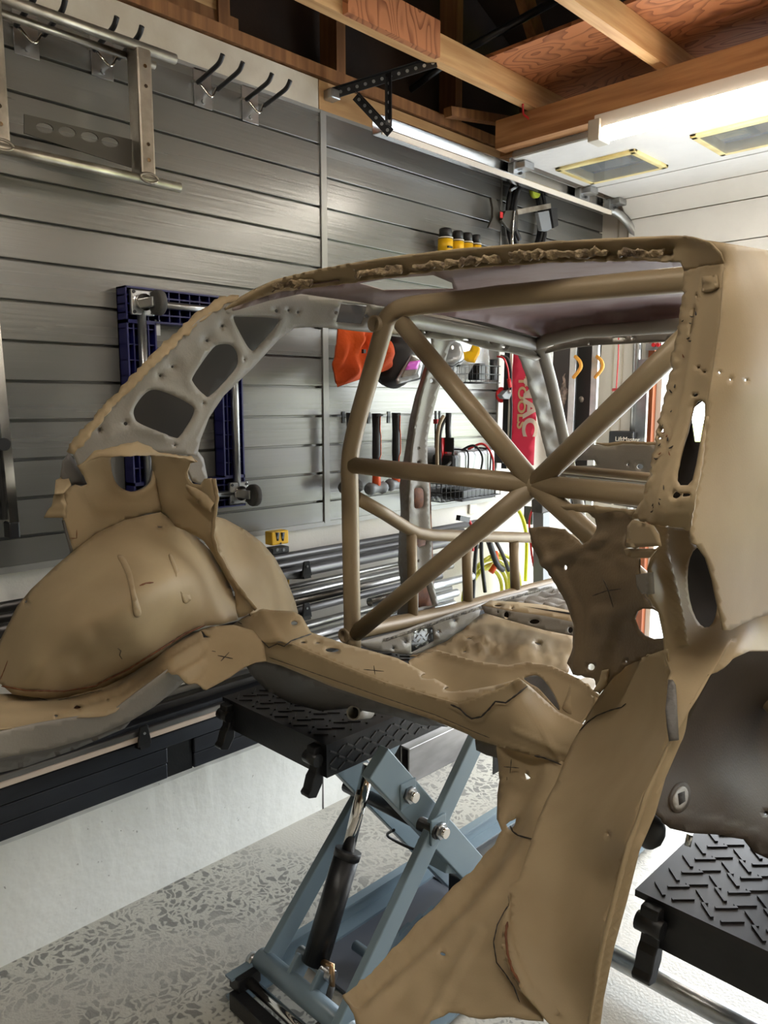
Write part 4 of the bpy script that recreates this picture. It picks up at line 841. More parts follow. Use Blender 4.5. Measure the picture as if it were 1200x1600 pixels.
    MB().tube([b1, b2], .017, 18).build('piston_rod', M['chrome'], L)
    for dx, xx in ((-.04, -1.40), (.045, -1.315)): MB().bar(b0 + [dx, 0, 0], (xx, 1.09, .09), .012, .06).build('cylinder_clevis', M['lift'], L, .003)
    MB().disc(b0 + [-.06, 0, 0], (1, 0, 0), .016, .13).build('clevis_pin', M['alu_m'], L)
    MB().tube([b0 + [.03, 0, .02], b0 + [.065, .0, .03], b0 + [.07, -.005, -.02]], .008, 8).build('elbow_fitting', M['brass'], L)
    MB().tube([b0 + [.07, -.005, -.02], b0 + [.075, -.03, -.06]], .009, 8).build('hose_end', M['rubber'], L)
    for k in range(2): MB().tube([(-1.27 + .02 * k, 1.0, .06), (-1.24 + .02 * k, 1.1, .10), (-1.17, 1.16 + .02 * k, .13), (-1.10, 1.2, .13)], .005, 8, True).build('hydraulic_hose', M['black'], L)
    MB().tube([(-1.30, 1.36, .43), (-1.36, 1.40, .37), (-1.30, 1.44, .34), (-1.22, 1.40, .40)], .004, 8, True).build('hydraulic_hose', M['black'], L)
    for x in (-1.34, -1.24):
        r_ = [(1.36, .03), (1.36, .075)]; k = 0; y = 1.36
        while y < 1.66: r_ += [(y + .05, .095), (y + .05, .08)]; y += .05
        r_ += [(1.70, .03)]
        MB().prism([(x, a, b) for a, b in r_], (.012, 0, 0)).build('lock_ladder', M['lift'], L)
    MB().box((-1.36, 1.66, .03), (-1.20, 1.76, .14)).build('lock_block', M['black_m'], L, .004)
    MB().tube([(-1.42, 1.33, .05), (-1.20, 1.33, .05)], .014, 12).build('lock_pin', M['lift'], L)
    return L
L1 = lift_unit('left scissor lift unit, raised, with black tread platform and blue grey arms')
dup(L1, (1.24, 0, 0), 'right scissor lift unit under the near wheelhouse with black tread platform')
tag(MB().tube([(-1.078, 1.765, .075), (-.32, 1.765, .075)], .028, 18).build('link_tube', M['alu_m']), 'silver round tube on the floor linking the two lift bases', 'tube')

# ------------------------------------------------------------------ the stripped car body shell
car = thing('car_body_shell', 'stripped tan car body shell with roll cage and cut away rear quarters on the lift', 'car body', (-1.0, 1.6, .80))
def nz(x, y, s=.05, k=0): return noise.noise(Vector((x * s, y * s, k)))
# roof
def fr_(px, py):
    """gently crowned roof skin that rolls down to its rear edge and its side rails"""
    dr = ray(px, py); ty = 1.058 / dr[1]; lim = min(-1.50 / dr[0] if dr[0] < 0 else 9, 2.34 / dr[1])
    g = lambda t: CAMZ + dr[2] * t - (1.812 + .022 * (1 - ((dr[0] * t + 1.0) / .52) ** 2) - .055 * math.exp(-max(0, dr[1] * t - 1.05) / .12))
    lo, hi = ty, max(ty, lim)
    if g(lo) >= 0: return lo
    if g(hi) <= 0: return hi
    for _ in range(30):
        m_ = (lo + hi) / 2
        if g(m_) > 0: hi = m_
        else: lo = m_
    return lo
plate('roof_skin', [(352, 488), (377, 474), (433, 451), (500, 443), (560, 434), (620, 426), (700, 416), (780, 409), (860, 405), (940, 403), (1000, 402), (1062, 408), (1076, 412), (1076, 503), (905, 514), (852, 530), (760, 504), (700, 494), (640, 486), (560, 472), (470, 459), (420, 470), (380, 482)], fr_, M['maroon'], car,
      holes=[[(561, 443), (600, 436), (677, 430), (706, 442), (708, 452), (600, 454)]], step=10, th=.002)
fl = depth([(352, 488, 'y', 1.05), (440, 445, 'y', 1.05), (600, 418, 'y', 1.05), (800, 397, 'y', 1.05), (1000, 388, 'y', 1.05), (1070, 395, 'y', 1.05), (1068, 423, 'y', 1.06), (1130, 412, 'x', -.385), (1110, 378, 'y', .98), (1060, 371, 'y', 1.06)])
def lipemb(x, y):
    t = [(352, 486), (433, 441), (500, 423), (600, 405), (720, 391), (880, 379), (1060, 371)]; yt = np.interp(x, [a for a, b in t], [b for a, b in t]); u = (y - yt) / 30
    e = -.012 * math.exp(-((u - .05) / .25) ** 2)
    if x < 1050: e += .014 * math.exp(-((u - .62) / .22) ** 2) + (.010 * nz(x, y, .09) + .006 * nz(x, y, .25, 3)) * min(1, max(0, (u - .35) * 4))
    return e
T_ = [(352, 488), (377, 463), (395, 453), (416, 444), (440, 436), (500, 423), (560, 412), (640, 400), (720, 391), (800, 385), (880, 379), (960, 374), (1010, 371), (1060, 371), (1085, 373)]
plate('roof_rear_edge', T_ + [(1110, 380), (1125, 396), (1130, 412), (1098, 416), (1069, 424), (1063, 410), (1000, 407), (940, 408), (860, 410), (780, 414), (700, 421), (620, 431), (560, 439), (500, 447), (433, 455), (377, 478)], fl, M['tan'], car, step=5, emb=lipemb, axis=(0, 1, 0), th=.002)
ff = lambda x, y: fl(x, y) - .004
for (x0, x1, dy) in ((430, 500, 0), (560, 640, -1), (650, 790, 0), (800, 960, -1), (970, 1050, 0)):
    pts = [(x, np.interp(x, [433, 500, 560, 620, 700, 780, 860, 940, 1060], [449, 440, 431, 423, 412, 405, 400, 397, 397]) + dy + 5 * nz(x, 1, .08)) for x in range(x0, x1, 9)]
    plate('seam_sealer', [(a, b - 5 - 3 * nz(a, 2, .1)) for a, b in pts] + [(a, b + 6 + 4 * nz(a, 7, .1)) for a, b in pts[::-1]], ff, M['sealer'], car, step=4, jag=4, emb=lambda x, y: -.010 - .012 * nz(x, y, .12, 5), axis=(0, 1, 0), th=.004)
# left rear pillar inner panel
fp = depth([(107, 706, 'x', -1.62), (302, 712, 'x', -1.60), (200, 600, 'x', -1.58), (350, 472, 'x', -1.53), (455, 460, 'x', -1.52), (600, 500, 'x', -1.53), (330, 640, 'x', -1.58), (460, 512, 'x', -1.54)])
W1 = [(365, 499), (374, 495), (425, 497), (434, 505), (402, 543), (392, 547), (380, 530)]; W2 = [(345, 538), (363, 541), (372, 560), (365, 580), (330, 617), (318, 616), (302, 598), (303, 586), (330, 547)]; W3 = [(232, 611), (258, 613), (298, 633), (302, 648), (282, 680), (270, 683), (222, 664), (210, 652), (211, 635)]
W4 = [(533, 474), (574, 477), (565, 506), (525, 503)]
dim = [(350, 509, 8), (326, 532, 10), (272, 573, 13), (253, 587, 9), (158, 672, 8)]
def pe(x, y):
    e = 0
    for cx, cy, r in dim:
        d = math.hypot(x - cx, y - cy) / r; e -= .007 * math.exp(-d ** 4)
    d = abs((y - 668) - ((x - 215) / 40.0) ** 2 * 9); e += .006 * math.exp(-(d / 6) ** 2) if 165 < x < 262 else 0
    return e
cp = plate('rear_pillar', [(112, 703), (140, 670), (175, 633), (215, 592), (262, 547), (310, 501), (350, 474), (395, 462), (455, 456), (520, 466), (600, 478), (614, 490), (600, 521), (560, 518), (520, 513), (485, 511), (460, 513), (436, 530), (395, 575), (350, 618), (327, 652), (313, 688), (308, 712), (240, 708), (190, 711), (150, 712), (122, 728)], fp, M['grey_paint'], car,
      holes=[W1, W2, W3, W4] + [ell(cx, cy, 2.2) for cx, cy, r in dim] + [ell(432, 486, 3), (ell(451, 485, 2)), ell(466, 488, 2.5), ell(524, 489, 3), ell(572, 494, 3), ell(196, 662, 3), ell(318, 630, 1.5), ell(273, 696, 1.5), ell(381, 562, 1.5)], step=7, emb=pe, bead=.004)
cp['label'] = 'grey left rear pillar with three window shaped cutouts'
def back(f, dx):
    """surface lying dx further toward the wall"""
    def g(px, py):
        d = ray(px, py); t = f(px, py); return t + dx / abs(d[0])
    return g
plate('outer_quarter_skin', [(120, 705), (140, 668), (175, 633), (215, 592), (262, 547), (310, 501), (350, 474), (395, 464), (455, 466), (600, 482), (610, 512), (590, 516), (520, 508), (480, 506), (450, 512), (420, 532), (385, 570), (340, 612), (318, 645), (303, 685), (296, 702), (240, 700), (150, 703)], back(fp, .10), M['cavity_shaded'], cp, step=14)
plate('torn_edge', [(104, 705), (112, 688), (135, 663), (170, 625), (215, 576), (262, 529), (305, 491), (345, 463), (374, 459), (374, 466), (350, 476), (310, 504), (262, 550), (215, 596), (175, 637), (140, 680), (115, 709)], depth([(104, 705, 'x', -1.63), (170, 625, 'x', -1.60), (262, 529, 'x', -1.57), (360, 458, 'x', -1.535), (374, 466, 'x', -1.515), (262, 550, 'x', -1.545), (140, 680, 'x', -1.59)]), M['tan'], cp, step=6, jag=5, emb=lambda x, y: .006 * nz(x, y, .15))
plate('torn_flange', [(122, 728), (138, 714), (146, 705), (170, 700), (195, 693), (215, 690), (232, 697), (248, 706), (280, 712), (300, 713), (306, 722), (290, 716), (240, 711), (190, 712), (150, 714)], depth([(122, 728, 'x', -1.60), (215, 690, 'x', -1.575), (306, 722, 'x', -1.56), (190, 712, 'x', -1.54)]), M['tan'], cp, step=5, jag=2)
plate('pillar_tail', [(298, 706), (308, 703), (318, 716), (325, 748), (313, 757), (300, 752), (292, 735), (294, 716)], back(fp, .01), M['grey_paint'], cp, step=6)
# left inner quarter: back panel, tabs, divider
fbp = depth([(120, 727, 'x', -1.70), (236, 712, 'x', -1.71), (251, 797, 'x', -1.70), (111, 862, 'x', -1.69), (170, 780, 'x', -1.69)])
hole_r = [(174, 713), (205, 710), (235, 711), (235, 745), (226, 760), (205, 768), (186, 761), (176, 747), (172, 730)]
def bpe(x, y):
    d = abs(y - (795 if x > 140 else 760) - (0 if x > 140 else (140 - x) * .2)); return .006 / (1 + math.exp((y - (800 - max(0, 150 - x) * 1.2)) / 2.5)) * (1 if x > 128 else 0)
bq = plate('inner_quarter_panel', [(120, 727), (135, 716), (150, 711), (230, 709), (238, 712), (244, 760), (252, 800), (230, 803), (195, 814), (150, 838), (114, 864), (110, 845), (99, 812), (101, 790), (99, 766), (118, 757), (127, 760), (135, 756), (128, 740)], fbp, M['tan'], car, holes=[hole_r], step=6, emb=bpe, bead=.004)
plate('cut_panel_piece', [(108, 707), (98, 721), (95, 745), (112, 758), (136, 758), (129, 740), (121, 727)], back(fbp, .02), M['under'], bq, step=7)
plate('bent_tab', [(87, 750), (97, 745), (107, 746), (111, 757), (99, 770), (85, 771)], depth([(87, 750, 'x', -1.72), (111, 757, 'x', -1.69), (99, 771, 'x', -1.66)]), M['tan'], bq, step=5)
plate('bent_tab', [(85, 771), (99, 772), (103, 809), (68, 809), (78, 790)], depth([(85, 771, 'x', -1.69), (103, 809, 'x', -1.66), (68, 809, 'x', -1.70)]), M['tan'], bq, step=6, emb=lambda x, y: .01 * math.exp(-((y - 788) / 6) ** 2))
plate('edge_strip', [(97, 813), (101, 813), (114, 860), (111, 865)], back(fbp, -.01), M['under'], bq, step=5)
ribbon('rust_line', [(120, 828), (120, 841), (108, 841)], 1.2, fbp, M['rust'], bq)
plate('rear_side_well', [(130, 770), (250, 700), (300, 720), (300, 800), (150, 860)], back(fbp, .07), M['under'], bq, holes=[hole_r], step=14)
fd = depth([(235, 710, 'x', -1.70), (252, 800, 'x', -1.70), (307, 722, 'x', -1.56), (332, 747, 'x', -1.52), (331, 835, 'x', -1.52), (373, 964, 'x', -1.55), (399, 953, 'x', -1.53), (290, 830, 'x', -1.62)])
dv = plate('rear_divider_panel', [(235, 709), (280, 712), (300, 716), (308, 722), (296, 724), (291, 738), (294, 748), (301, 756), (313, 758), (320, 748), (332, 747), (336, 760), (339, 776), (335, 800), (331, 836), (337, 862), (347, 884), (360, 905), (373, 923), (400, 952), (385, 962), (373, 965), (366, 925), (344, 882), (316, 845), (290, 828), (270, 820), (252, 800), (243, 755)], fd, M['tan'], car, step=6, emb=lambda x, y: .006 * nz(x, y, .03, 4) + .008 * math.exp(-(((x - 262) / 10) ** 2 + ((y - 780) / 30) ** 2)), axis=(0, -1, 0), th=.003)
plate('bright_gusset', [(296, 757), (308, 762), (324, 773), (335, 786), (333, 800), (316, 793), (294, 768)], (lambda x, y: fd(x, y) - .012), M['tan'], dv, step=5, emb=lambda x, y: .01 * math.exp(-(((x - 315) - (y - 778)) / 9) ** 2), axis=(0, -1, 0), holes=[ell(313, 783, 2)])
plate('rolled_edge', [(331, 748), (336, 748), (341, 776), (338, 800), (334, 836), (341, 862), (362, 900), (402, 951), (398, 955), (356, 905), (335, 865), (329, 836), (333, 800), (336, 776)], (lambda x, y: fd(x, y) - .006), M['tan'], dv, step=4, jag=1.5)
# left wheelhouse dome
fw = depth([(0, 1003, 'x', -1.68), (48, 921, 'x', -1.68), (113, 862, 'x', -1.68), (195, 812, 'x', -1.68), (251, 800, 'x', -1.68), (330, 860, 'x', -1.64), (366, 935, 'x', -1.62), (370, 968, 'x', -1.58), (282, 997, 'x', -1.54), (195, 1049, 'x', -1.56), (108, 1079, 'x', -1.57), (4, 1070, 'x', -1.60),
            (200, 930, 'x', -1.43), (120, 985, 'x', -1.46), (270, 895, 'x', -1.48), (300, 940, 'x', -1.50), (220, 860, 'x', -1.55), (120, 900, 'x', -1.58), (60, 970, 'x', -1.57), (215, 1000, 'x', -1.46), (60, 1045, 'x', -1.52), (250, 830, 'x', -1.64)])
def we(x, y):
    e = -.006 * math.exp(-((segdist(np.array([x]), np.array([y]), [(4, 1003), (57, 925), (118, 872), (195, 826), (251, 814)], False)[0] - 2) / 4) ** 2)
    for cx, cy, r, a in ((150, 985, 14, -.006), (130, 1035, 16, -.005), (110, 1050, 8, .004), (300, 905, 20, .003), (285, 905, 40, .004)):
        e += a * math.exp(-((x - cx) ** 2 + (y - cy) ** 2) / r ** 2)
    return e
wl = plate('wheelhouse', [(-12, 1020), (0, 1003), (26, 948), (48, 921), (87, 884), (113, 862), (152, 832), (195, 812), (251, 800), (275, 818), (299, 832), (329, 860), (355, 900), (368, 940), (371, 968), (345, 976), (321, 978), (300, 988), (270, 1006), (240, 1031), (197, 1057), (153, 1079), (108, 1089), (65, 1091), (20, 1085), (2, 1070), (-12, 1060)], fw, M['tan'], car, step=8, emb=we, holes=[ell(41, 940, 3), ell(250, 823, 4, 1.3)])
wl['label'] = 'domed left wheelhouse panel'
plate('reinforcing_pad', [(183, 868), (194, 870), (206, 895), (212, 925), (221, 958), (211, 963), (206, 935), (199, 903), (190, 882)], (lambda x, y: fw(x, y) - .003), M['tan'], wl, step=5, smooth=True, th=.002)
plate('reinforcing_pad', [(264, 867), (270, 869), (281, 895), (298, 932), (297, 939), (288, 942), (280, 918), (272, 890)], (lambda x, y: fw(x, y) - .006), M['tan'], wl, step=5, smooth=True, th=.002)
ribbon('torn_sealer_line', [(2, 1072), (40, 1079), (100, 1080), (150, 1072), (155, 1068), (200, 1046), (250, 1015), (290, 990), (320, 977)], 3, fw, M['rust'], wl, lift=.004)
ribbon('marker_line', [(184, 1013), (189, 1017), (187, 1024), (191, 1030)], 1.6, fw, M['mark'], wl); ribbon('marker_line', [(218, 915), (228, 911), (240, 910)], 3, fw, M['rust'], wl); ribbon('marker_line', [(0, 1062), (6, 1048), (12, 1032)], 1.5, fw, M['rust'], wl)
plate('outer_wheelhouse', [(334, 806), (352, 811), (385, 829), (410, 848), (430, 872), (448, 905), (462, 942), (466, 958), (440, 960), (416, 960), (392, 962), (376, 930), (362, 903), (346, 872), (336, 840)], depth([(334, 808, 'x', -1.64), (385, 830, 'x', -1.74), (450, 905, 'x', -1.76), (466, 955, 'x', -1.74), (380, 940, 'x', -1.60), (400, 890, 'x', -1.64), (350, 870, 'x', -1.60), (430, 945, 'x', -1.66)]), M['tan'], car, step=7)
# left frame rail
fra = depth([(0, 1086, 'x', -1.60), (108, 1090, 'x', -1.57), (225, 1050, 'x', -1.56), (312, 988, 'x', -1.55), (370, 978, 'x', -1.52), (0, 1143, 'x', -1.49), (120, 1120, 'x', -1.48), (180, 1108, 'x', -1.475), (262, 1046, 'x', -1.47), (323, 1077, 'x', -1.40), (381, 1042, 'x', -1.40), (412, 1010, 'x', -1.42)])
def rae(x, y): return .005 * math.sin(segdist(np.array([x]), np.array([y]), [(0, 1110), (120, 1106), (190, 1085), (250, 1035), (320, 995)], False)[0] / 4.2) if x < 320 else 0
rl_ = plate('frame_rail', [(-12, 1084), (0, 1084), (40, 1083), (108, 1081), (152, 1071), (195, 1050), (238, 1023), (280, 996), (312, 984), (330, 979), (365, 976), (395, 985), (412, 1003), (416, 1032), (400, 1034), (381, 1042), (360, 1057), (323, 1077), (285, 1061), (262, 1047), (240, 1062), (214, 1082), (180, 1108), (165, 1114), (120, 1120), (60, 1130), (0, 1143), (-12, 1145)], fra, M['tan'], car, step=5, emb=rae, axis=(0, 0, 1), holes=[ell(121, 1107, 6, 4), ell(88, 1119, 3, 1.2), ell(168, 1095, 2), [(313, 987), (330, 996), (318, 996)]])
plate('hole_plug', ell(65, 1105, 6, 3.4), (lambda x, y: fra(x, y) - .002), M['grey_p'], rl_, step=5, th=.001)
plate('rust_plug', ell(121, 1107, 6, 4), (lambda x, y: fra(x, y) + .01), M['rust'], rl_, step=5, th=.001)
ribbon('cut_line', [(222, 1030), (228, 1036), (234, 1046), (244, 1047), (250, 1044)], 1.6, fra, M['mark'], rl_); ribbon('marker_cross', [(340, 1024), (364, 1029)], 1.6, fra, M['mark'], rl_); ribbon('marker_cross', [(345, 1033), (358, 1019)], 1.6, fra, M['mark'], rl_); ribbon('marker_line', [(331, 1017), (337, 1018)], 2, fra, M['mark'], rl_)
ribbon('panel_seam', [(20, 1083), (50, 1088), (80, 1096), (110, 1090), (160, 1078)], 1.2, fra, M['mark'], rl_)
plate('rail_side', [(-12, 1145), (0, 1143), (60, 1130), (120, 1120), (165, 1114), (180, 1108), (214, 1082), (262, 1047), (292, 1061), (265, 1085), (240, 1105), (205, 1126), (150, 1150), (80, 1170), (0, 1185), (-12, 1188)], depth([(0, 1143, 'x', -1.49), (120, 1120, 'x', -1.48), (262, 1046, 'x', -1.47), (0, 1185, 'x', -1.50), (80, 1170, 'x', -1.495), (205, 1126, 'x', -1.50), (290, 1061, 'x', -1.50)]), M['grey_paint'], rl_, step=8)
plate('rail_bottom', [(-12, 1188), (0, 1185), (80, 1170), (150, 1150), (205, 1126), (195, 1138), (120, 1170), (40, 1198), (-12, 1210)], depth([(0, 1185, 'x', -1.50), (205, 1126, 'x', -1.50), (0, 1207, 'x', -1.56), (120, 1170, 'x', -1.56)]), M['under'], rl_, step=8)
# rear crossmember: top and front faces meet along a pressed edge
rid = [(400, 1002, 1.05), (456, 1006, 1.055), (520, 1034, 1.06), (600, 1066, 1.07), (680, 1090, 1.08), (715, 1100, 1.085), (745, 1090, 1.085), (790, 1072, 1.09), (812, 1062, 1.10)]
ftop = depth([(x, y, 'y', v) for x, y, v in rid] + [(360, 977, 'y', 1.10), (416, 953, 'y', 1.15), (459, 955, 'y', 1.16), (486, 988, 'y', 1.15), (540, 1006, 'y', 1.17), (620, 1028, 'y', 1.19), (700, 1072, 'y', 1.15), (772, 1070, 'y', 1.14)])
ffr = depth([(x, y, 'y', v) for x, y, v in rid] + [(412, 1032, 'y', 1.055), (516, 1071, 'y', 1.065), (612, 1103, 'y', 1.075), (732, 1148, 'y', 1.09), (775, 1164, 'y', 1.09), (879, 1193, 'y', 1.10), (905, 1145, 'y', 1.125), (872, 1110, 'y', 1.16), (828, 1072, 'y', 1.14), (815, 1100, 'y', 1.10), (850, 1150, 'y', 1.09), (760, 1118, 'y', 1.08)])
bm_ = plate('rear_crossmember', [(362, 977), (390, 958), (416, 953), (459, 955), (472, 963), (486, 988), (540, 1006), (620, 1028), (644, 1040), (700, 1072), (722, 1080), (772, 1071), (812, 1060), (790, 1072), (745, 1090), (715, 1100), (680, 1090), (600, 1066), (520, 1034), (456, 1006), (400, 1002)], ftop, M['tan'], car, step=5,
      holes=[ell(519, 1005 + 10, 11, 4), ell(474, 1003, 4, 1.6), ell(497, 1004, 4, 1.6), ell(671, 1056, 14, 5), ell(708, 1076, 14, 4.5), ell(460, 973, 5.5, 4)], emb=lambda x, y: .006 * math.exp(-(((x - 420) - (y - 975) * .6) / 9) ** 2) - .004 * math.exp(-(((x - 395) / 10) ** 2)), axis=(0, 0, 1))
def fre(x, y):
    e = .003 * math.exp(-((y - (1030 + (x - 420) * .36)) / 2.5) ** 2)
    if x > 800: e += .004 * math.exp(-(((x - 812) * 1.05 - (y - 1080) * .62) / 5) ** 2) + .004 * math.exp(-((y - (1140 + (x - 800) * .42)) / 4) ** 2)
    return e
plate('front_face', [(400, 1002), (456, 1006), (520, 1034), (600, 1066), (680, 1090), (715, 1100), (745, 1090), (790, 1072), (812, 1060), (828, 1072), (850, 1092), (872, 1112), (900, 1126), (912, 1132), (900, 1160), (890, 1185), (879, 1194), (832, 1181), (775, 1165), (742, 1155), (732, 1148), (668, 1121), (612, 1104), (516, 1072), (440, 1040), (412, 1033), (409, 1015)], ffr, M['tan'], bm_, step=4.5, emb=fre, axis=(0, -1, 0))
fmn = lambda x, y: min(ftop(x, y), ffr(x, y))
for nm, pts, wd, f_ in (('cut_line', [(409, 1001), (420, 1012), (433, 1006), (444, 1010), (455, 1001), (487, 990)], 2.2, ftop), ('cut_line', [(704, 1101), (718, 1107), (729, 1118), (737, 1123), (752, 1120), (764, 1108), (774, 1096), (790, 1098), (808, 1085), (824, 1072)], 3.4, ffr), ('cut_line', [(835, 1181), (850, 1184), (865, 1190), (877, 1195)], 3, ffr),
                        ('marker_cross', [(568, 1038 + 8), (600, 1041 + 8)], 1.5, ffr), ('marker_cross', [(584, 1032 + 8), (586, 1046 + 8)], 1.5, ffr), ('pinch_line', [(420, 1027), (500, 1055), (600, 1090), (680, 1117), (740, 1143), (765, 1153)], 1.2, ffr), ('marker_line', [(372, 972), (378, 975)], 3, ftop)):
    ribbon(nm, pts, wd, f_, M['mark'], bm_, lift=.006)
plate('spare_wheel_well', [(384, 1040), (420, 1034), (516, 1071), (612, 1103), (668, 1120), (700, 1136), (660, 1133), (616, 1119), (580, 1113), (545, 1107), (500, 1111), (452, 1098), (416, 1078), (392, 1054)], depth([(384, 1040, 'y', 1.12), (420, 1034, 'y', 1.10), (516, 1071, 'y', 1.10), (668, 1120, 'y', 1.12), (452, 1098, 'y', 1.22), (560, 1108, 'y', 1.24), (690, 1135, 'y', 1.2), (480, 1075, 'y', 1.11)]), M['under'], car, step=8)
MB().tube([P(552, 1114, y=1.22), P(575, 1112, y=1.32)], .018, 18, inner=.014).build('exhaust_stub', M['grey_paint'], car)
plate('bracket_under_beam', [(742, 1156), (775, 1165), (779, 1185), (760, 1180), (744, 1172)], depth([(742, 1156, 'y', 1.12), (779, 1185, 'y', 1.12), (744, 1172, 'y', 1.12)]), M['under'], car, step=6, th=.01)
MB().box(P(770, 1182, y=1.13), P(780, 1205, y=1.15)).build('black_mount', M['black_m'], car)
# step lip and floor
fs_ = depth([(640, 1034, 'y', 1.32), (682, 1018, 'y', 1.42), (745, 1036, 'y', 1.36), (794, 1043, 'y', 1.34), (864, 1044, 'y', 1.33), (906, 1065, 'y', 1.28), (937, 1090, 'y', 1.22), (650, 1056, 'y', 1.27), (700, 1080, 'y', 1.27), (780, 1070, 'y', 1.27), (860, 1088, 'y', 1.24), (925, 1110, 'y', 1.2)])
plate('floor_step', [(638, 1036), (660, 1023), (682, 1018), (712, 1026), (745, 1036), (794, 1043), (822, 1037), (845, 1038), (864, 1044), (886, 1053), (906, 1065), (937, 1090), (928, 1100), (905, 1135), (868, 1112), (840, 1085), (815, 1075), (790, 1085), (740, 1100), (700, 1090), (650, 1055)], fs_, M['tan'], car, step=3.5, emb=lambda x, y: .006 * math.exp(-((y - np.interp(x, [640, 682, 745, 794, 822, 864, 906, 937], [1034, 1020, 1038, 1045, 1039, 1046, 1067, 1092])) / 4) ** 2), axis=(0, 0, 1), holes=[[(818, 1059), (830, 1054), (841, 1055), (853, 1066), (868, 1090), (874, 1110), (860, 1096), (842, 1076), (828, 1068)]])
plate('steel_backing', [(812, 1050), (850, 1050), (885, 1110), (860, 1110), (820, 1075)], back(fs_, .10), M['steel'], car, step=8)
plate('side_recess', [(888, 1070), (906, 1074), (936, 1092), (914, 1134), (900, 1130), (878, 1106), (884, 1088)], (lambda x, y: fs_(x, y) - .006), M['tan'], car, step=7, emb=lambda x, y: -.03 * math.exp(-(((x - 905) / 14) ** 2)), axis=(0, -1, 0))
plate('bright_floor_lip', [(905, 1062), (922, 1056), (938, 1066), (930, 1078), (940, 1092), (925, 1088)], depth([(905, 1062, 'y', 1.32), (940, 1092, 'y', 1.22), (935, 1060, 'y', 1.35)]), M['white_p'], car, step=6)
def fle(x, y):
    e = .012 * math.sin((x * .9 + y * .5) / 13.0) * math.exp(-(((x - 800) / 55) ** 2 + ((y - 1012) / 18) ** 2)) + .006 * nz(x, y, .08, 2)
    e += .016 * math.exp(-(((x - 760) / 22) ** 2 + ((y - 1010) / 12) ** 2)) * nz(x, y, .3, 6) * 2
    return e
ffl = depth([(655, 1015, 'z', .80), (745, 958, 'z', .80), (895, 990, 'z', .80), (890, 1045, 'z', .80), (760, 1032, 'z', .80), (700, 998, 'z', .805)])
plate('floor_pan', [(640, 1026), (700, 1000), (722, 985), (748, 962), (762, 956), (830, 974), (897, 992), (899, 1020), (888, 1050), (830, 1050), (760, 1045), (700, 1030), (670, 1026)], ffl, M['tan'], car, step=6, emb=fle, axis=(0, 0, 1), holes=[ell(840, 1006, 5, 1.8), ell(733, 999, 4, 1.5), ell(726, 1018, 3, 1.2)])
plate('seat_crossmember', [(752, 946), (800, 955), (850, 962), (897, 972), (899, 994), (850, 984), (800, 970), (757, 957)], depth([(752, 946, 'y', 1.98), (897, 972, 'y', 1.98), (899, 994, 'y', 1.96), (757, 957, 'y', 1.96)]), M['grey_paint'], car, step=6, holes=[ell(791, 961, 4, 6), ell(835, 971, 8, 4), ell(891, 984, 4, 5), ell(778, 956, 1.5)])
plate('crossmember_inner', [(765, 940), (898, 958), (899, 990), (850, 981), (800, 967), (765, 955)], depth([(765, 940, 'y', 2.06), (898, 958, 'y', 2.06), (899, 990, 'y', 2.03), (765, 955, 'y', 2.03)]), M['hole_shade'], car, step=12)
plate('crossmember_top', [(752, 946), (766, 938), (800, 940), (850, 945), (898, 956), (897, 972), (850, 962), (800, 955)], depth([(752, 946, 'y', 1.98), (897, 972, 'y', 1.98), (766, 938, 'y', 2.06), (898, 956, 'y', 2.1)]), M['tan'], car, step=6, holes=[ell(778, 946, 6, 1.6), ell(800, 950, 2, 1)])
fpl = depth([(800, 940, 'z', .83), (870, 915, 'z', .83), (900, 960, 'z', .83), (850, 945, 'z', .83)])
plate('front_floor_pan', [(790, 941), (835, 928), (868, 918), (885, 935), (900, 958), (850, 948)], fpl, M['grey_paint'], car, step=3.5, emb=lambda x, y: .012 * math.sin((y + x * -.12) / 1.3), axis=(0, 0, 1))
fsl = depth([(560, 1008, 'x', -1.55), (650, 1020, 'x', -1.55), (755, 950, 'x', -1.55), (870, 915, 'x', -1.55), (870, 945, 'x', -1.55)])
sl = plate('sill_panel', [(556, 1004), (620, 988), (700, 960), (780, 934), (868, 910), (877, 925), (872, 945), (838, 955), (800, 940), (766, 940), (752, 948), (748, 962), (722, 985), (700, 1002), (652, 1024), (610, 1020), (575, 1014)], fsl, M['grey_paint'], car, step=8, holes=[[(643, 986), (676, 980), (678, 1002), (643, 1020)], ell(634, 1003, 2.5), ell(615, 1013, 2), ell(685, 987, 2.2), ell(711, 970, 2), ell(860, 933, 3)], emb=lambda x, y: .004 * nz(x, y, .04))
tp = plate('tread_patch', [(638, 984), (680, 976), (682, 1006), (638, 1022)], back(fsl, .012), M['alu_m'], sl, step=10)
tdm = MB()
for i, (px, py) in enumerate([(648 + 8 * a + (4 if b % 2 else 0), 988 + 7 * b - a * 1.5) for a in range(4) for b in range(5)]):
    q = P(px, py, x=-1.560); tdm.bar(q + [.0, -.006, -.004 * (1 if i % 2 else -1)], q + [.0, .006, .004 * (1 if i % 2 else -1)], .003, .003)
tdm.build('tread_bumps', M['alu_m'], tp)
ribbon('cracked_sealer', [(600, 1001), (650, 984), (700, 966), (750, 950), (800, 934), (862, 917)], 5, fsl, mat('black_cracked_sealer', S(50, 46, 42), .8, 0, S(130, 124, 112), 70, .5, 90), sl, lift=.004)
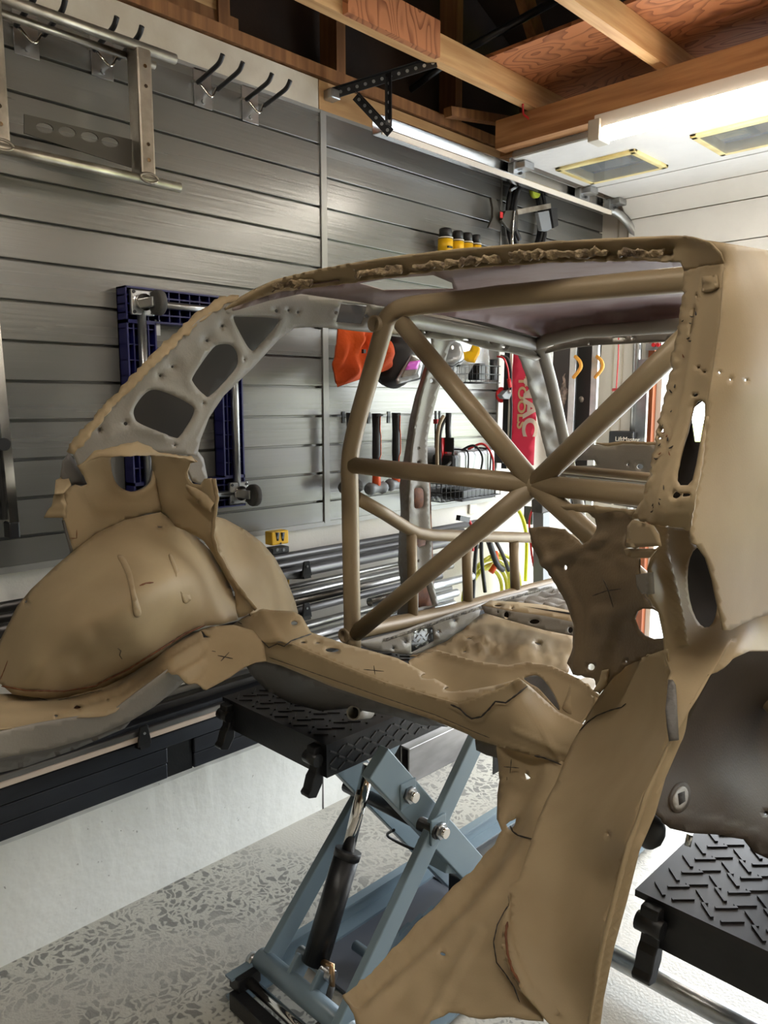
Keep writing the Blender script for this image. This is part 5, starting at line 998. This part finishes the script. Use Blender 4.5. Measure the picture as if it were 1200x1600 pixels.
# door pillar
fB = depth([(700, 540, 'x', -1.58), (683, 620, 'x', -1.62), (657, 620, 'x', -1.62), (643, 703, 'x', -1.64), (670, 745, 'x', -1.65), (639, 787, 'x', -1.66), (674, 840, 'x', -1.66), (684, 944, 'x', -1.66), (640, 940, 'x', -1.66)])
bp_ = plate('door_pillar', [(674, 526), (690, 521), (717, 528), (704, 540), (698, 560), (692, 588), (683, 620), (674, 655), (668, 687), (668, 720), (670, 745), (671, 790), (674, 840), (675, 880), (677, 912), (685, 945), (662, 955), (645, 958), (640, 900), (638, 840), (638, 787), (640, 745), (643, 703), (649, 660), (657, 620), (668, 580), (676, 555)], fB, M['grey_paint'], car, step=4, bead=.003,
      holes=[[(650, 763), (660, 763), (663, 770), (663, 788), (659, 794), (650, 794), (648, 788), (648, 768)], [(654, 838), (668, 836), (666, 852), (656, 856), (652, 850)], [(655, 906), (665, 906), (676, 946), (654, 950)], ell(656, 700, 1.6), ell(657, 722, 2.6, 2.2), ell(677, 595, 3, 3.4), ell(655, 877, 1.6), ell(686, 562, 1)], emb=lambda x, y: -.008 * math.exp(-((x - np.interp(y, [540, 620, 703, 787, 945], [696, 670, 655, 655, 664])) / 7) ** 2))
plate('pillar_side', [(685, 520), (668, 556), (658, 590), (648, 620), (640, 655), (633, 703), (626, 745), (624, 760), (626, 800), (623, 840), (622, 880), (628, 930), (620, 960), (646, 960), (641, 900), (639, 840), (639, 787), (641, 745), (644, 703), (650, 660), (658, 620), (669, 580), (677, 555)], depth([(668, 556, 'x', -1.66), (648, 620, 'x', -1.70), (633, 703, 'x', -1.72), (625, 780, 'x', -1.74), (622, 880, 'x', -1.74), (620, 958, 'x', -1.74), (658, 620, 'x', -1.62), (644, 703, 'x', -1.64), (639, 787, 'x', -1.66), (646, 958, 'x', -1.66)]), M['grey_paint'], bp_, step=6)
plate('pillar_back', [(640, 750), (672, 750), (680, 955), (640, 955)], back(fB, .05), M['rust'], bp_, step=20)
fR = depth([(600, 500, 'x', -1.545), (700, 515, 'x', -1.58), (840, 545, 'x', -1.58), (760, 530, 'x', -1.58)])
plate('roof_side_rail', [(598, 478), (640, 482), (700, 494), (760, 509), (850, 533), (852, 556), (838, 563), (800, 551), (770, 547), (735, 537), (717, 530), (690, 531), (672, 527), (640, 527), (600, 522)], fR, M['grey_paint'], car, step=7, holes=[ell(654, 520, 3, 1.8), ell(728, 531, 5, 2), ell(788, 542, 4, 1.8), ell(664, 519, 1.6), ell(765, 535, 1.2)])
plate('roof_side_channel', [(600, 473), (640, 478), (700, 484), (760, 500), (850, 524), (850, 533), (760, 510), (690, 492), (620, 482)], depth([(600, 473, 'x', -1.50), (700, 484, 'x', -1.50), (850, 524, 'x', -1.50), (850, 533, 'x', -1.56), (690, 492, 'x', -1.56)]), M['under'], car, step=7)
plate('front_pillar', [(808, 548), (830, 545), (852, 548), (868, 600), (880, 650), (892, 700), (908, 760), (885, 765), (868, 745), (856, 718), (846, 680), (834, 630), (822, 585)], depth([(808, 548, 'x', -1.60), (852, 548, 'x', -1.58), (856, 718, 'x', -1.66), (892, 700, 'x', -1.62), (908, 760, 'x', -1.64)]), M['grey_paint'], car, step=6, jag=2, emb=lambda x, y: .012 * math.sin(y / 7.0) * math.exp(-((x - np.interp(y, [560, 700], [838, 868])) / 8) ** 2))
plate('roof_header', [(850, 546), (880, 534), (915, 524), (990, 520), (1066, 516), (1066, 532), (990, 536), (930, 539), (885, 544), (852, 552)], depth([(850, 546, 'x', -1.52), (915, 524, 'y', 2.36), (1066, 516, 'y', 2.36), (1066, 532, 'y', 2.34), (930, 539, 'y', 2.34)]), M['grey_paint'], car, step=7, holes=[ell(967, 529, 10, 2.2), ell(921, 537, 1.6), ell(988, 528, 1.6)])
fC = depth([(880, 700, 'y', 2.72), (1030, 700, 'y', 2.72), (1030, 790, 'y', 2.70), (880, 770, 'y', 2.70)])
cw = plate('cowl_panel', [(925, 694), (950, 697), (965, 693), (990, 690), (1030, 695), (1030, 800), (1000, 795), (935, 785), (934, 770), (865, 758), (872, 735), (900, 712)], fC, M['grey_paint'], car, step=7, holes=[[(893, 728), (900, 719), (928, 719), (933, 727)], ell(1000, 729, 5, 4), ell(981, 726, 1.5), ell(957, 779, 4, 3), ell(957, 787, 2), ell(997, 790, 2.4)] , emb=lambda x, y: .008 * math.exp(-((x - 976) / 1.6) ** 2) + .006 * math.exp(-((y - 702) / 2) ** 2))
plate('cowl_lip', [(925, 692), (950, 692), (975, 689), (1030, 691), (1030, 696), (975, 693), (950, 698)], (lambda x, y: fC(x, y) - .02), M['tan'], cw, step=5, jag=1.5)
# roll cage
HY = 1.46
def hp_(x, y): return P(x, y, y=HY)
tl = hp_(780, 463); trr = hp_(1060, 438); tdir = (trr - tl) / np.linalg.norm(trr - tl); far = tl + tdir * ((-.52 - tl[0]) / tdir[0])
hoop = catmull([hp_(551, 1012), hp_(549, 900), hp_(547, 780), hp_(546, 735)], 6)[:-1] + catmull([hp_(546, 735), hp_(549, 700), hp_(562, 645), hp_(585, 565), hp_(600, 512)], 6)[:-1] + catmull([hp_(600, 512), hp_(606, 497), hp_(622, 484), hp_(650, 477), hp_(700, 472)], 6)[:-1] + [hp_(740, 468), tl, trr, far] + [np.array((-.45, HY, far[2] - .03)), np.array((-.41, HY, far[2] - .10)), np.array((-.36, HY, 1.38)), np.array((-.37, HY, .86))]
cage = MB().tube(hoop, .0245, 24).build('roll_cage', M['tan_tube'], car)
def ct_(pts, r=.0232, m_='tan_tube', sm=False, **k): return MB().tube(pts, r, 20, sm, **k).build('cage_tube', M[m_], cage)
cen = hp_(835, 757); dirB = hp_(1060, 540) - hp_(835, 757)
ct_([hp_(628, 505), cen]); ct_([cen, hp_(930, 843), cen + (hp_(930, 843) - cen) * ((-.375 - cen[0]) / (hp_(930, 843) - cen)[0])])
ct_([hp_(556, 990), cen]); ct_([cen, cen + dirB * ((-.50 - cen[0]) / dirB[0])])
ct_([hp_(552, 727), cen]); ct_([cen, hp_(1015, 776), cen + (hp_(1015, 776) - cen) * ((-.37 - cen[0]) / (hp_(1015, 776) - cen)[0])])
MB().ball(cen, .027, 16, (1.2, .9, 1.1)).build('weld_node', M['tan_tube'], cage)
e0 = hp_(598, 507); ct_([e0 + [0, -.035, 0], e0 + [0, .05, 0]], .021, inner=.017)
e1 = hp_(548, 990); ct_([e1 + [0, -.03, 0], e1 + [0, .05, 0]], .021, inner=.016)
CXS = -1.585
def sp(x, y, xx=CXS): return P(x, y, x=xx)
ct_([e0, P(640, 500, x=-1.52), P(700, 511, x=-1.53), P(760, 522, x=-1.53), P(838, 538, x=-1.53)], .0215, 'grey_paint')
ct_([P(838, 538, x=-1.53), P(848, 548, x=-1.53), P(862, 600, x=-1.55), P(884, 700, x=-1.57), P(905, 790, x=-1.57), P(915, 880, x=-1.57)], .0215, 'grey_paint')
ct_([P(838, 538, x=-1.53), P(856, 531, y=2.28), P(912, 518, y=2.30), P(985, 514, y=2.30), P(1064, 508, y=2.30), P(1064, 508, y=2.30) + [.5, 0, 0]], .0215, 'grey_paint')
ct_([e1, sp(560, 986), sp(700, 957), sp(800, 929), sp(868, 911), sp(905, 899)], .0235)
ct_([sp(556, 777), sp(600, 802), sp(634, 824), sp(650, 832), sp(672, 836), sp(740, 838), sp(828, 840), sp(900, 842)], .0195)
for (a, b, c_, d_, r) in ((643, 828, 645, 962, .0165), (729, 842, 731, 938, .0175), (803, 846, 805, 920, .018)): ct_([sp(a, b), sp(c_, d_)], r)
ct_([P(880, 733, y=2.5), P(1025, 747, y=2.5), P(1025, 747, y=2.5) + [.6, 0, 0]], .0165)
ct_([P(885, 741, y=2.56), P(1025, 754, y=2.56), P(1025, 754, y=2.56) + [.6, 0, 0]], .009, 'grey_paint')
# near right rear pillar and quarter skin
fS = depth([(1067, 423, 'y', 1.06), (1042, 605, 'y', .99), (995, 808, 'y', .89), (1130, 412, 'x', -.385), (1110, 600, 'x', -.362), (1100, 680, 'x', -.355), (1077, 828, 'x', -.345), (1040, 800, 'x', -.37)])
slot = [(1083, 634), (1088, 628), (1096, 626), (1101, 631), (1101, 650), (1095, 685), (1088, 725), (1082, 750), (1075, 758), (1064, 758), (1058, 750), (1058, 738), (1065, 705), (1075, 670)]
def se(x, y):
    xl = np.interp(y, [423, 605, 727, 808], [1068, 1042, 1014, 992]); u = x - xl
    return (.008 * nz(x, y, .11, 3) + .005 * nz(x, y, .3, 8)) * math.exp(-(u / 14) ** 2) + .004 * math.exp(-((u - 30) / 5) ** 2)
ps_ = plate('hatch_pillar', [(1069, 424), (1098, 416), (1130, 412), (1129, 455), (1126, 500), (1121, 540), (1116, 570), (1105, 640), (1097, 720), (1088, 772), (1078, 828), (1060, 825), (1018, 820), (990, 811), (992, 800), (1004, 779), (1013, 741), (1018, 720), (1025, 675), (1042, 605), (1056, 528), (1065, 470), (1068, 447)], fS, M['tan'], car, step=6, jag=3, emb=se, axis=(0, -1, 0), bead=.003,
      holes=[slot, ell(1057, 773, 7, 5.5), ell(1072, 773, 7, 2.5), ell(1091, 574, 2.4, 2), ell(1100, 581, 2.8, 2.2), ell(1086, 617, 5, 3), ell(1033, 673, 3), ell(1030, 684, 3.4, 2.6), ell(1090, 463, 2, 3)] + [[(1083, 482), (1088, 480), (1083, 505), (1079, 522), (1076, 522), (1080, 500)]])
plate('latch_tab', [(1096, 432), (1118, 430), (1120, 448), (1110, 455), (1097, 456)], (lambda x, y: fS(x, y) - .008), M['tan'], ps_, step=4, emb=lambda x, y: .006 * math.exp(-(((x - 1106) / 6) ** 2 + ((y - 438) / 4) ** 2)), axis=(0, -1, 0), th=.004)
random.seed(3); 
for k in range(26):
    yy = random.uniform(480, 800); xx = np.interp(yy, [480, 605, 727, 808], [1068, 1044, 1020, 1004]) + random.uniform(2, 24)
    a_ = random.uniform(0, 3.1); l_ = random.uniform(1.5, 4); ribbon('pitted_sealer', [(xx - l_ * math.cos(a_), yy - l_ * math.sin(a_)), (xx, yy + 1), (xx + l_ * math.cos(a_), yy + l_ * math.sin(a_))], random.uniform(1.5, 3.2), fS, M['mark'] if k % 6 else M['rust'], ps_, lift=.006)
plate('pillar_inner', [(1070, 560), (1112, 560), (1100, 622), (1076, 640), (1084, 690), (1100, 690), (1088, 780), (1048, 780), (1050, 700)], (lambda x, y: fS(x, y) + .05), M['hole_shade'], ps_, step=12)
fQ = depth([(1130, 412, 'x', -.385), (1116, 570, 'x', -.362), (1097, 720, 'x', -.355), (1078, 828, 'x', -.345), (1080, 373, 'y', 1.05), (1130, 382, 'y', .98), (1200, 395, 'x', -.40), (1200, 440, 'x', -.372), (1200, 650, 'x', -.345), (1200, 960, 'x', -.335), (1140, 980, 'x', -.335), (1145, 600, 'x', -.348), (1150, 440, 'x', -.366), (1110, 880, 'x', -.338)])
plate('outer_quarter_panel', [(1063, 372), (1085, 373), (1110, 376), (1160, 384), (1222, 395), (1222, 955), (1185, 965), (1160, 975), (1142, 985), (1131, 985), (1126, 960), (1120, 935), (1114, 905), (1104, 872), (1090, 852), (1081, 848), (1078, 828), (1088, 772), (1097, 720), (1105, 640), (1116, 570), (1126, 500), (1131, 412), (1126, 397), (1110, 384), (1085, 378)], fQ, M['tan'], car, step=7, jag=0, holes=[ell(1125, 582, 2), ell(1142, 593, 1.8), ell(1166, 594, 2.2)], th=.002)
# lower quarter, wheel arch, wheelhouse and well on the near side
fA = depth([(1215, 1000, 'x', -.345), (1215, 935, 'x', -.35), (1150, 1010, 'x', -.34), (1090, 1090, 'x', -.34), (1000, 1320, 'x', -.345), (935, 1590, 'x', -.35), (985, 1300, 'x', -.355), (1030, 930, 'x', -.415), (1045, 1040, 'x', -.395), (1060, 880, 'x', -.43), (1110, 965, 'x', -.40), (1018, 822, 'x', -.40), (1078, 850, 'x', -.40), (1140, 984, 'x', -.365)])
def ae(x, y):
    e = .0
    if y > 1000: e += .006 * math.exp(-((x - np.interp(y, [1000, 1154, 1216, 1328, 1480, 1600], [1150, 1060, 1032, 992, 952, 930])) / 4) ** 2)
    e -= .012 * math.exp(-((x - np.interp(y, [856, 916, 965, 1010], [1030, 1046, 1056, 1063])) / 5) ** 2) * (1 if y < 1010 else 0)
    return -e
ar = plate('wheel_arch', [(1018, 821), (1060, 826), (1078, 829), (1082, 848), (1106, 870), (1124, 945), (1126, 962), (1150, 958), (1222, 930), (1222, 1017), (1172, 1017), (1147, 1028), (1128, 1045), (1112, 1063), (1088, 1105), (1067, 1154), (1040, 1216), (1024, 1272), (1000, 1328), (980, 1408), (960, 1480), (944, 1560), (937, 1612), (921, 1612), (932, 1520), (944, 1460), (960, 1400), (980, 1320), (996, 1280), (1008, 1240), (1030, 1196), (1044, 1164), (1050, 1150), (1046, 1100), (1043, 1062), (1048, 1049), (1041, 1028), (1039, 993), (1032, 958), (1016, 930), (1015, 888), (1026, 853)], fA, M['tan'], car, step=4.5, emb=ae, holes=[ell(1098, 918, 23, 63, -.10, 22)])
plate('arch_shade_sheet', [(1066, 850), (1135, 850), (1140, 985), (1066, 985)], (lambda x, y: fA(x, y) + .06), M['hole_shade'], ar, step=14)  # dark sheet painting the shade behind the arch opening
plate('arch_bracket', [(1044, 1062), (1051, 1062), (1056, 1070), (1061, 1156), (1048, 1157), (1043, 1130), (1040, 1105)], (lambda x, y: fA(x, y) - .012), M['under'], ar, step=6, th=.006)
plate('jamb_block', [(980, 822), (988, 812), (1018, 821), (1026, 834), (1030, 853), (978, 856)], depth([(980, 822, 'y', .90), (1026, 834, 'y', .82), (978, 856, 'y', .90), (1030, 853, 'y', .81)]), M['tan'], ar, step=6)
plate('jamb_tab', [(975, 858), (1024, 859), (1014, 872), (990, 872), (978, 868)], depth([(975, 858, 'y', .92), (1024, 859, 'y', .82), (990, 872, 'y', .90)]), M['tan'], ar, step=5)
plate('jamb_bracket', [(993, 898), (1013, 895), (1015, 929), (1002, 928), (995, 918)], depth([(993, 898, 'y', .93), (1015, 895, 'y', .86), (1002, 928, 'y', .92)]), M['grey_paint'], ar, step=5, th=.006)
fW = depth([(1041, 1014, 'x', -.40), (1030, 1150, 'x', -.40), (1030, 1196, 'x', -.365), (980, 1320, 'x', -.36), (944, 1460, 'x', -.36), (925, 1590, 'x', -.36), (880, 1195, 'x', -.60), (913, 1130, 'x', -.60), (955, 1063, 'x', -.55), (1004, 1028, 'x', -.47), (828, 1320, 'x', -.55), (794, 1440, 'x', -.50), (806, 1520, 'x', -.46), (852, 1584, 'x', -.41), (900, 1300, 'x', -.49), (870, 1440, 'x', -.455), (950, 1200, 'x', -.50), (990, 1100, 'x', -.49), (950, 1380, 'x', -.395), (890, 1540, 'x', -.40)])
def wre(x, y):
    e = -.012 * math.exp(-((segdist(np.array([x]), np.array([y]), [(800, 1400), (800, 1450), (812, 1500), (835, 1545), (880, 1590)], False)[0] - 10) / 7) ** 2) if y > 1380 and x < 900 else 0
    e += .003 * math.exp(-(((x - 860) / 14) ** 2 + ((y - 1270) / 14) ** 2)); return e
wr_ = plate('wheelhouse', [(1041, 1014), (1004, 1027), (976, 1041), (955, 1062), (937, 1086), (913, 1129), (892, 1164), (880, 1194), (868, 1224), (852, 1252), (840, 1280), (828, 1320), (812, 1368), (800, 1408), (794, 1440), (797, 1480), (806, 1520), (824, 1555), (845, 1580), (870, 1612), (922, 1612), (932, 1520), (944, 1460), (960, 1400), (980, 1320), (996, 1280), (1008, 1240), (1030, 1196), (1046, 1160), (1047, 1100), (1045, 1050)], fW, M['tan'], car, step=7, emb=wre, holes=[ell(950, 1303, 1.6, 3)])
wr_['label'] = 'large curved wheelhouse nearest the viewer'
ribbon('cut_line', [(905, 1142), (918, 1128), (932, 1118), (955, 1109), (971, 1105), (978, 1099)], 2, fW, M['mark'], wr_)
ribbon('torn_sealer_line', [(793, 1440), (790, 1460), (793, 1490), (800, 1515), (812, 1535)], 5, fW, M['rust'], wr_, lift=.006)
fX = depth([(1100, 1200, 'x', -.45), (1150, 1100, 'x', -.45), (1062, 1250, 'x', -.42), (1200, 1300, 'x', -.40), (1100, 1060, 'x', -.42), (1040, 1222, 'x', -.43), (1200, 1015, 'x', -.38), (1200, 1150, 'x', -.46), (1120, 1304, 'x', -.41), (1222, 1352, 'x', -.39), (1140, 1020, 'x', -.39)])
def xe(x, y): return .006 * math.exp(-((y - np.interp(x, [1040, 1120, 1200], [1275, 1288, 1312])) / 3) ** 2)
ww = plate('wheel_well', [(1222, 1008), (1172, 1009), (1142, 1020), (1105, 1055), (1078, 1100), (1056, 1154), (1030, 1216), (1010, 1272), (1023, 1269), (1031, 1277), (1037, 1287), (1050, 1295), (1080, 1302), (1120, 1304), (1164, 1312), (1180, 1332), (1222, 1352)], fX, M['well'], car, step=9, emb=xe, holes=[ell(1197, 1271, 3.5)])
plate('plug_rim', ell(1063, 1246, 16, 25, .25, 20), (lambda x, y: fX(x, y) - .004), M['well'], ww, step=5, th=.006); plate('plug', ell(1064, 1247, 11, 19, .25, 18), (lambda x, y: fX(x, y) - .008), M['grey_paint'], ww, step=4, th=.004); plate('plug_notch', [(1060, 1240), (1070, 1236), (1071, 1252), (1062, 1258)], (lambda x, y: fX(x, y) - .010), M['hole_shade'], ww, step=5, th=.001)
MB().ball(P(1014, 1296, x=-.50), .026, 14, (1, 1, 1.2)).build('bump_stop', M['black'], car)
MB().tube([P(1078, 1304, x=-.43), P(1074, 1322, x=-.43)], .005, 8).build('stud_bolt', M['alu_m'], car)
# torn floor sheet in the foreground
fT = depth([(777, 1166, 'y', 1.09), (880, 1196, 'y', 1.09), (776, 1284, 'z', .83), (840, 1290, 'z', .88), (760, 1332, 'z', .82), (682, 1417, 'z', .81), (540, 1560, 'z', .80), (620, 1480, 'z', .805), (700, 1578, 'z', .82), (848, 1590, 'z', .86), (800, 1440, 'z', .86), (780, 1220, 'z', .86), (740, 1480, 'z', .835)])
def te(x, y):
    d = segdist(np.array([x]), np.array([y]), [(830, 1210), (800, 1300), (740, 1390), (660, 1470), (560, 1560)], False)[0]
    s_ = 1 if (x - 700) + (y - 1430) > 0 else -1
    e = -.010 * math.exp(-((d - 4) / 9) ** 2) + .007 * math.exp(-((d - 26) / 12) ** 2)
    e += .004 * nz(x, y, .03, 1) + .006 * math.exp(-(((x - 795) / 18) ** 2 + ((y - 1226) / 5) ** 2))
    return e + .008 * math.exp(-((x - (690 + (1560 - y) * .55)) / 7) ** 2) * (1 if y > 1450 else 0)
ts = plate('torn_floor_sheet', [(775, 1160), (832, 1176), (881, 1190), (892, 1196), (900, 1260), (860, 1340), (840, 1420), (830, 1480), (850, 1560), (848, 1592), (800, 1589), (732, 1587), (700, 1579), (672, 1600), (665, 1612), (560, 1612), (546, 1572), (536, 1560), (570, 1530), (620, 1482), (682, 1418), (707, 1391), (740, 1361), (760, 1333), (773, 1317), (784, 1296), (776, 1285), (777, 1245), (780, 1220), (778, 1190)], fT, M['tan'], car, step=8, emb=te, axis=(0, 0, 1), jag=1.2, holes=[[(819, 1206), (824, 1205), (829, 1209), (822, 1212)], ell(692, 1491, 4.4, 3.2), [(790, 1285), (797, 1276), (807, 1267), (805, 1278), (796, 1288)]])
for nm, pts, wd in (('cut_line', [(797, 1290), (801, 1299), (809, 1305), (820, 1308), (832, 1311)], 3), ('cut_line', [(800, 1406), (788, 1424), (777, 1445), (771, 1472), (776, 1504), (790, 1522), (803, 1542), (812, 1566)], 2.2), ('cut_line', [(836, 1180), (852, 1184), (877, 1195)], 3), ('marker_cross', [(787, 1198), (811, 1200)], 1.6), ('marker_cross', [(799, 1186), (797, 1208)], 1.6), ('marker_line', [(792, 1214), (792, 1219)], 1.8)):
    ribbon(nm, pts, wd, fT, M['mark'], ts, lift=.012)
ribbon('wood_splinter', [(794, 1442), (791, 1462), (797, 1488), (803, 1512)], 5, fT, M['rust'], ts, lift=.015)
# right divider panel
fD = depth([(828, 825, 'y', 1.08), (832, 853, 'y', 1.08), (890, 1040, 'y', 1.05), (930, 830, 'y', 1.03), (985, 800, 'y', .97), (980, 860, 'y', .97), (1035, 1010, 'y', .97), (976, 1042, 'y', 1.02), (895, 980, 'y', 1.06), (1010, 930, 'y', .95)])
def de(x, y):
    e = .010 * math.exp(-(((y - (880 - (x - 850) * .42)) / 8) ** 2)) * (1 if x < 940 else math.exp(-((x - 940) / 20) ** 2))
    e += .010 / (1 + math.exp(-(14 - abs(x - (935 + (y - 1000) * -.25)) / 1.5) / 3)) * (1 if y > 955 else math.exp(-((955 - y) / 8) ** 2))
    e += .008 * math.exp(-((x - np.interp(y, [850, 884, 930, 979, 1035], [846, 864, 892, 906, 902])) / 6) ** 2)
    return e + .006 * nz(x, y, .05, 3) * (1 if y < 880 else .3)
rd = plate('rear_divider_panel', [(825, 825), (850, 823), (881, 827), (895, 838), (913, 851), (923, 843), (932, 826), (930, 811), (916, 800), (950, 797), (983, 800), (990, 806), (986, 822), (978, 832), (978, 858), (997, 874), (998, 895), (1003, 930), (1016, 948), (1032, 958), (1040, 992), (1041, 1014), (1007, 1028), (976, 1042), (955, 1062), (938, 1085), (932, 1058), (895, 1049), (886, 1036), (894, 1017), (897, 979), (888, 951), (878, 930), (864, 908), (850, 884), (840, 868), (832, 853)], fD, M['tan_shaded'], car, step=6, jag=1.5, emb=de, axis=(0, -1, 0), holes=[[(990, 968), (995, 956), (1005, 951), (1020, 952), (1030, 958), (1036, 975), (1036, 998), (1020, 1000), (1006, 994), (996, 984)], ell(883, 887, 3, 4), ell(928, 1040, 6, 5.5), ell(978, 1034, 2)])
plate('top_flange', [(876, 791), (890, 787), (940, 792), (992, 797), (988, 806), (965, 799), (935, 802), (905, 800), (886, 797)], (lambda x, y: fD(x, y) - .015), M['tan'], rd, step=5, jag=2)
plate('hanging_tab', [(940, 1048), (950, 1046), (946, 1070), (935, 1082), (926, 1080), (936, 1064)], (lambda x, y: fD(x, y) - .01), M['tan'], rd, step=5)
ribbon('marker_cross', [(925, 931), (948, 923), (970, 920)], 2, fD, M['mark'], rd, lift=.012); ribbon('marker_cross', [(942, 904), (950, 922), (958, 949)], 2, fD, M['mark'], rd, lift=.012)
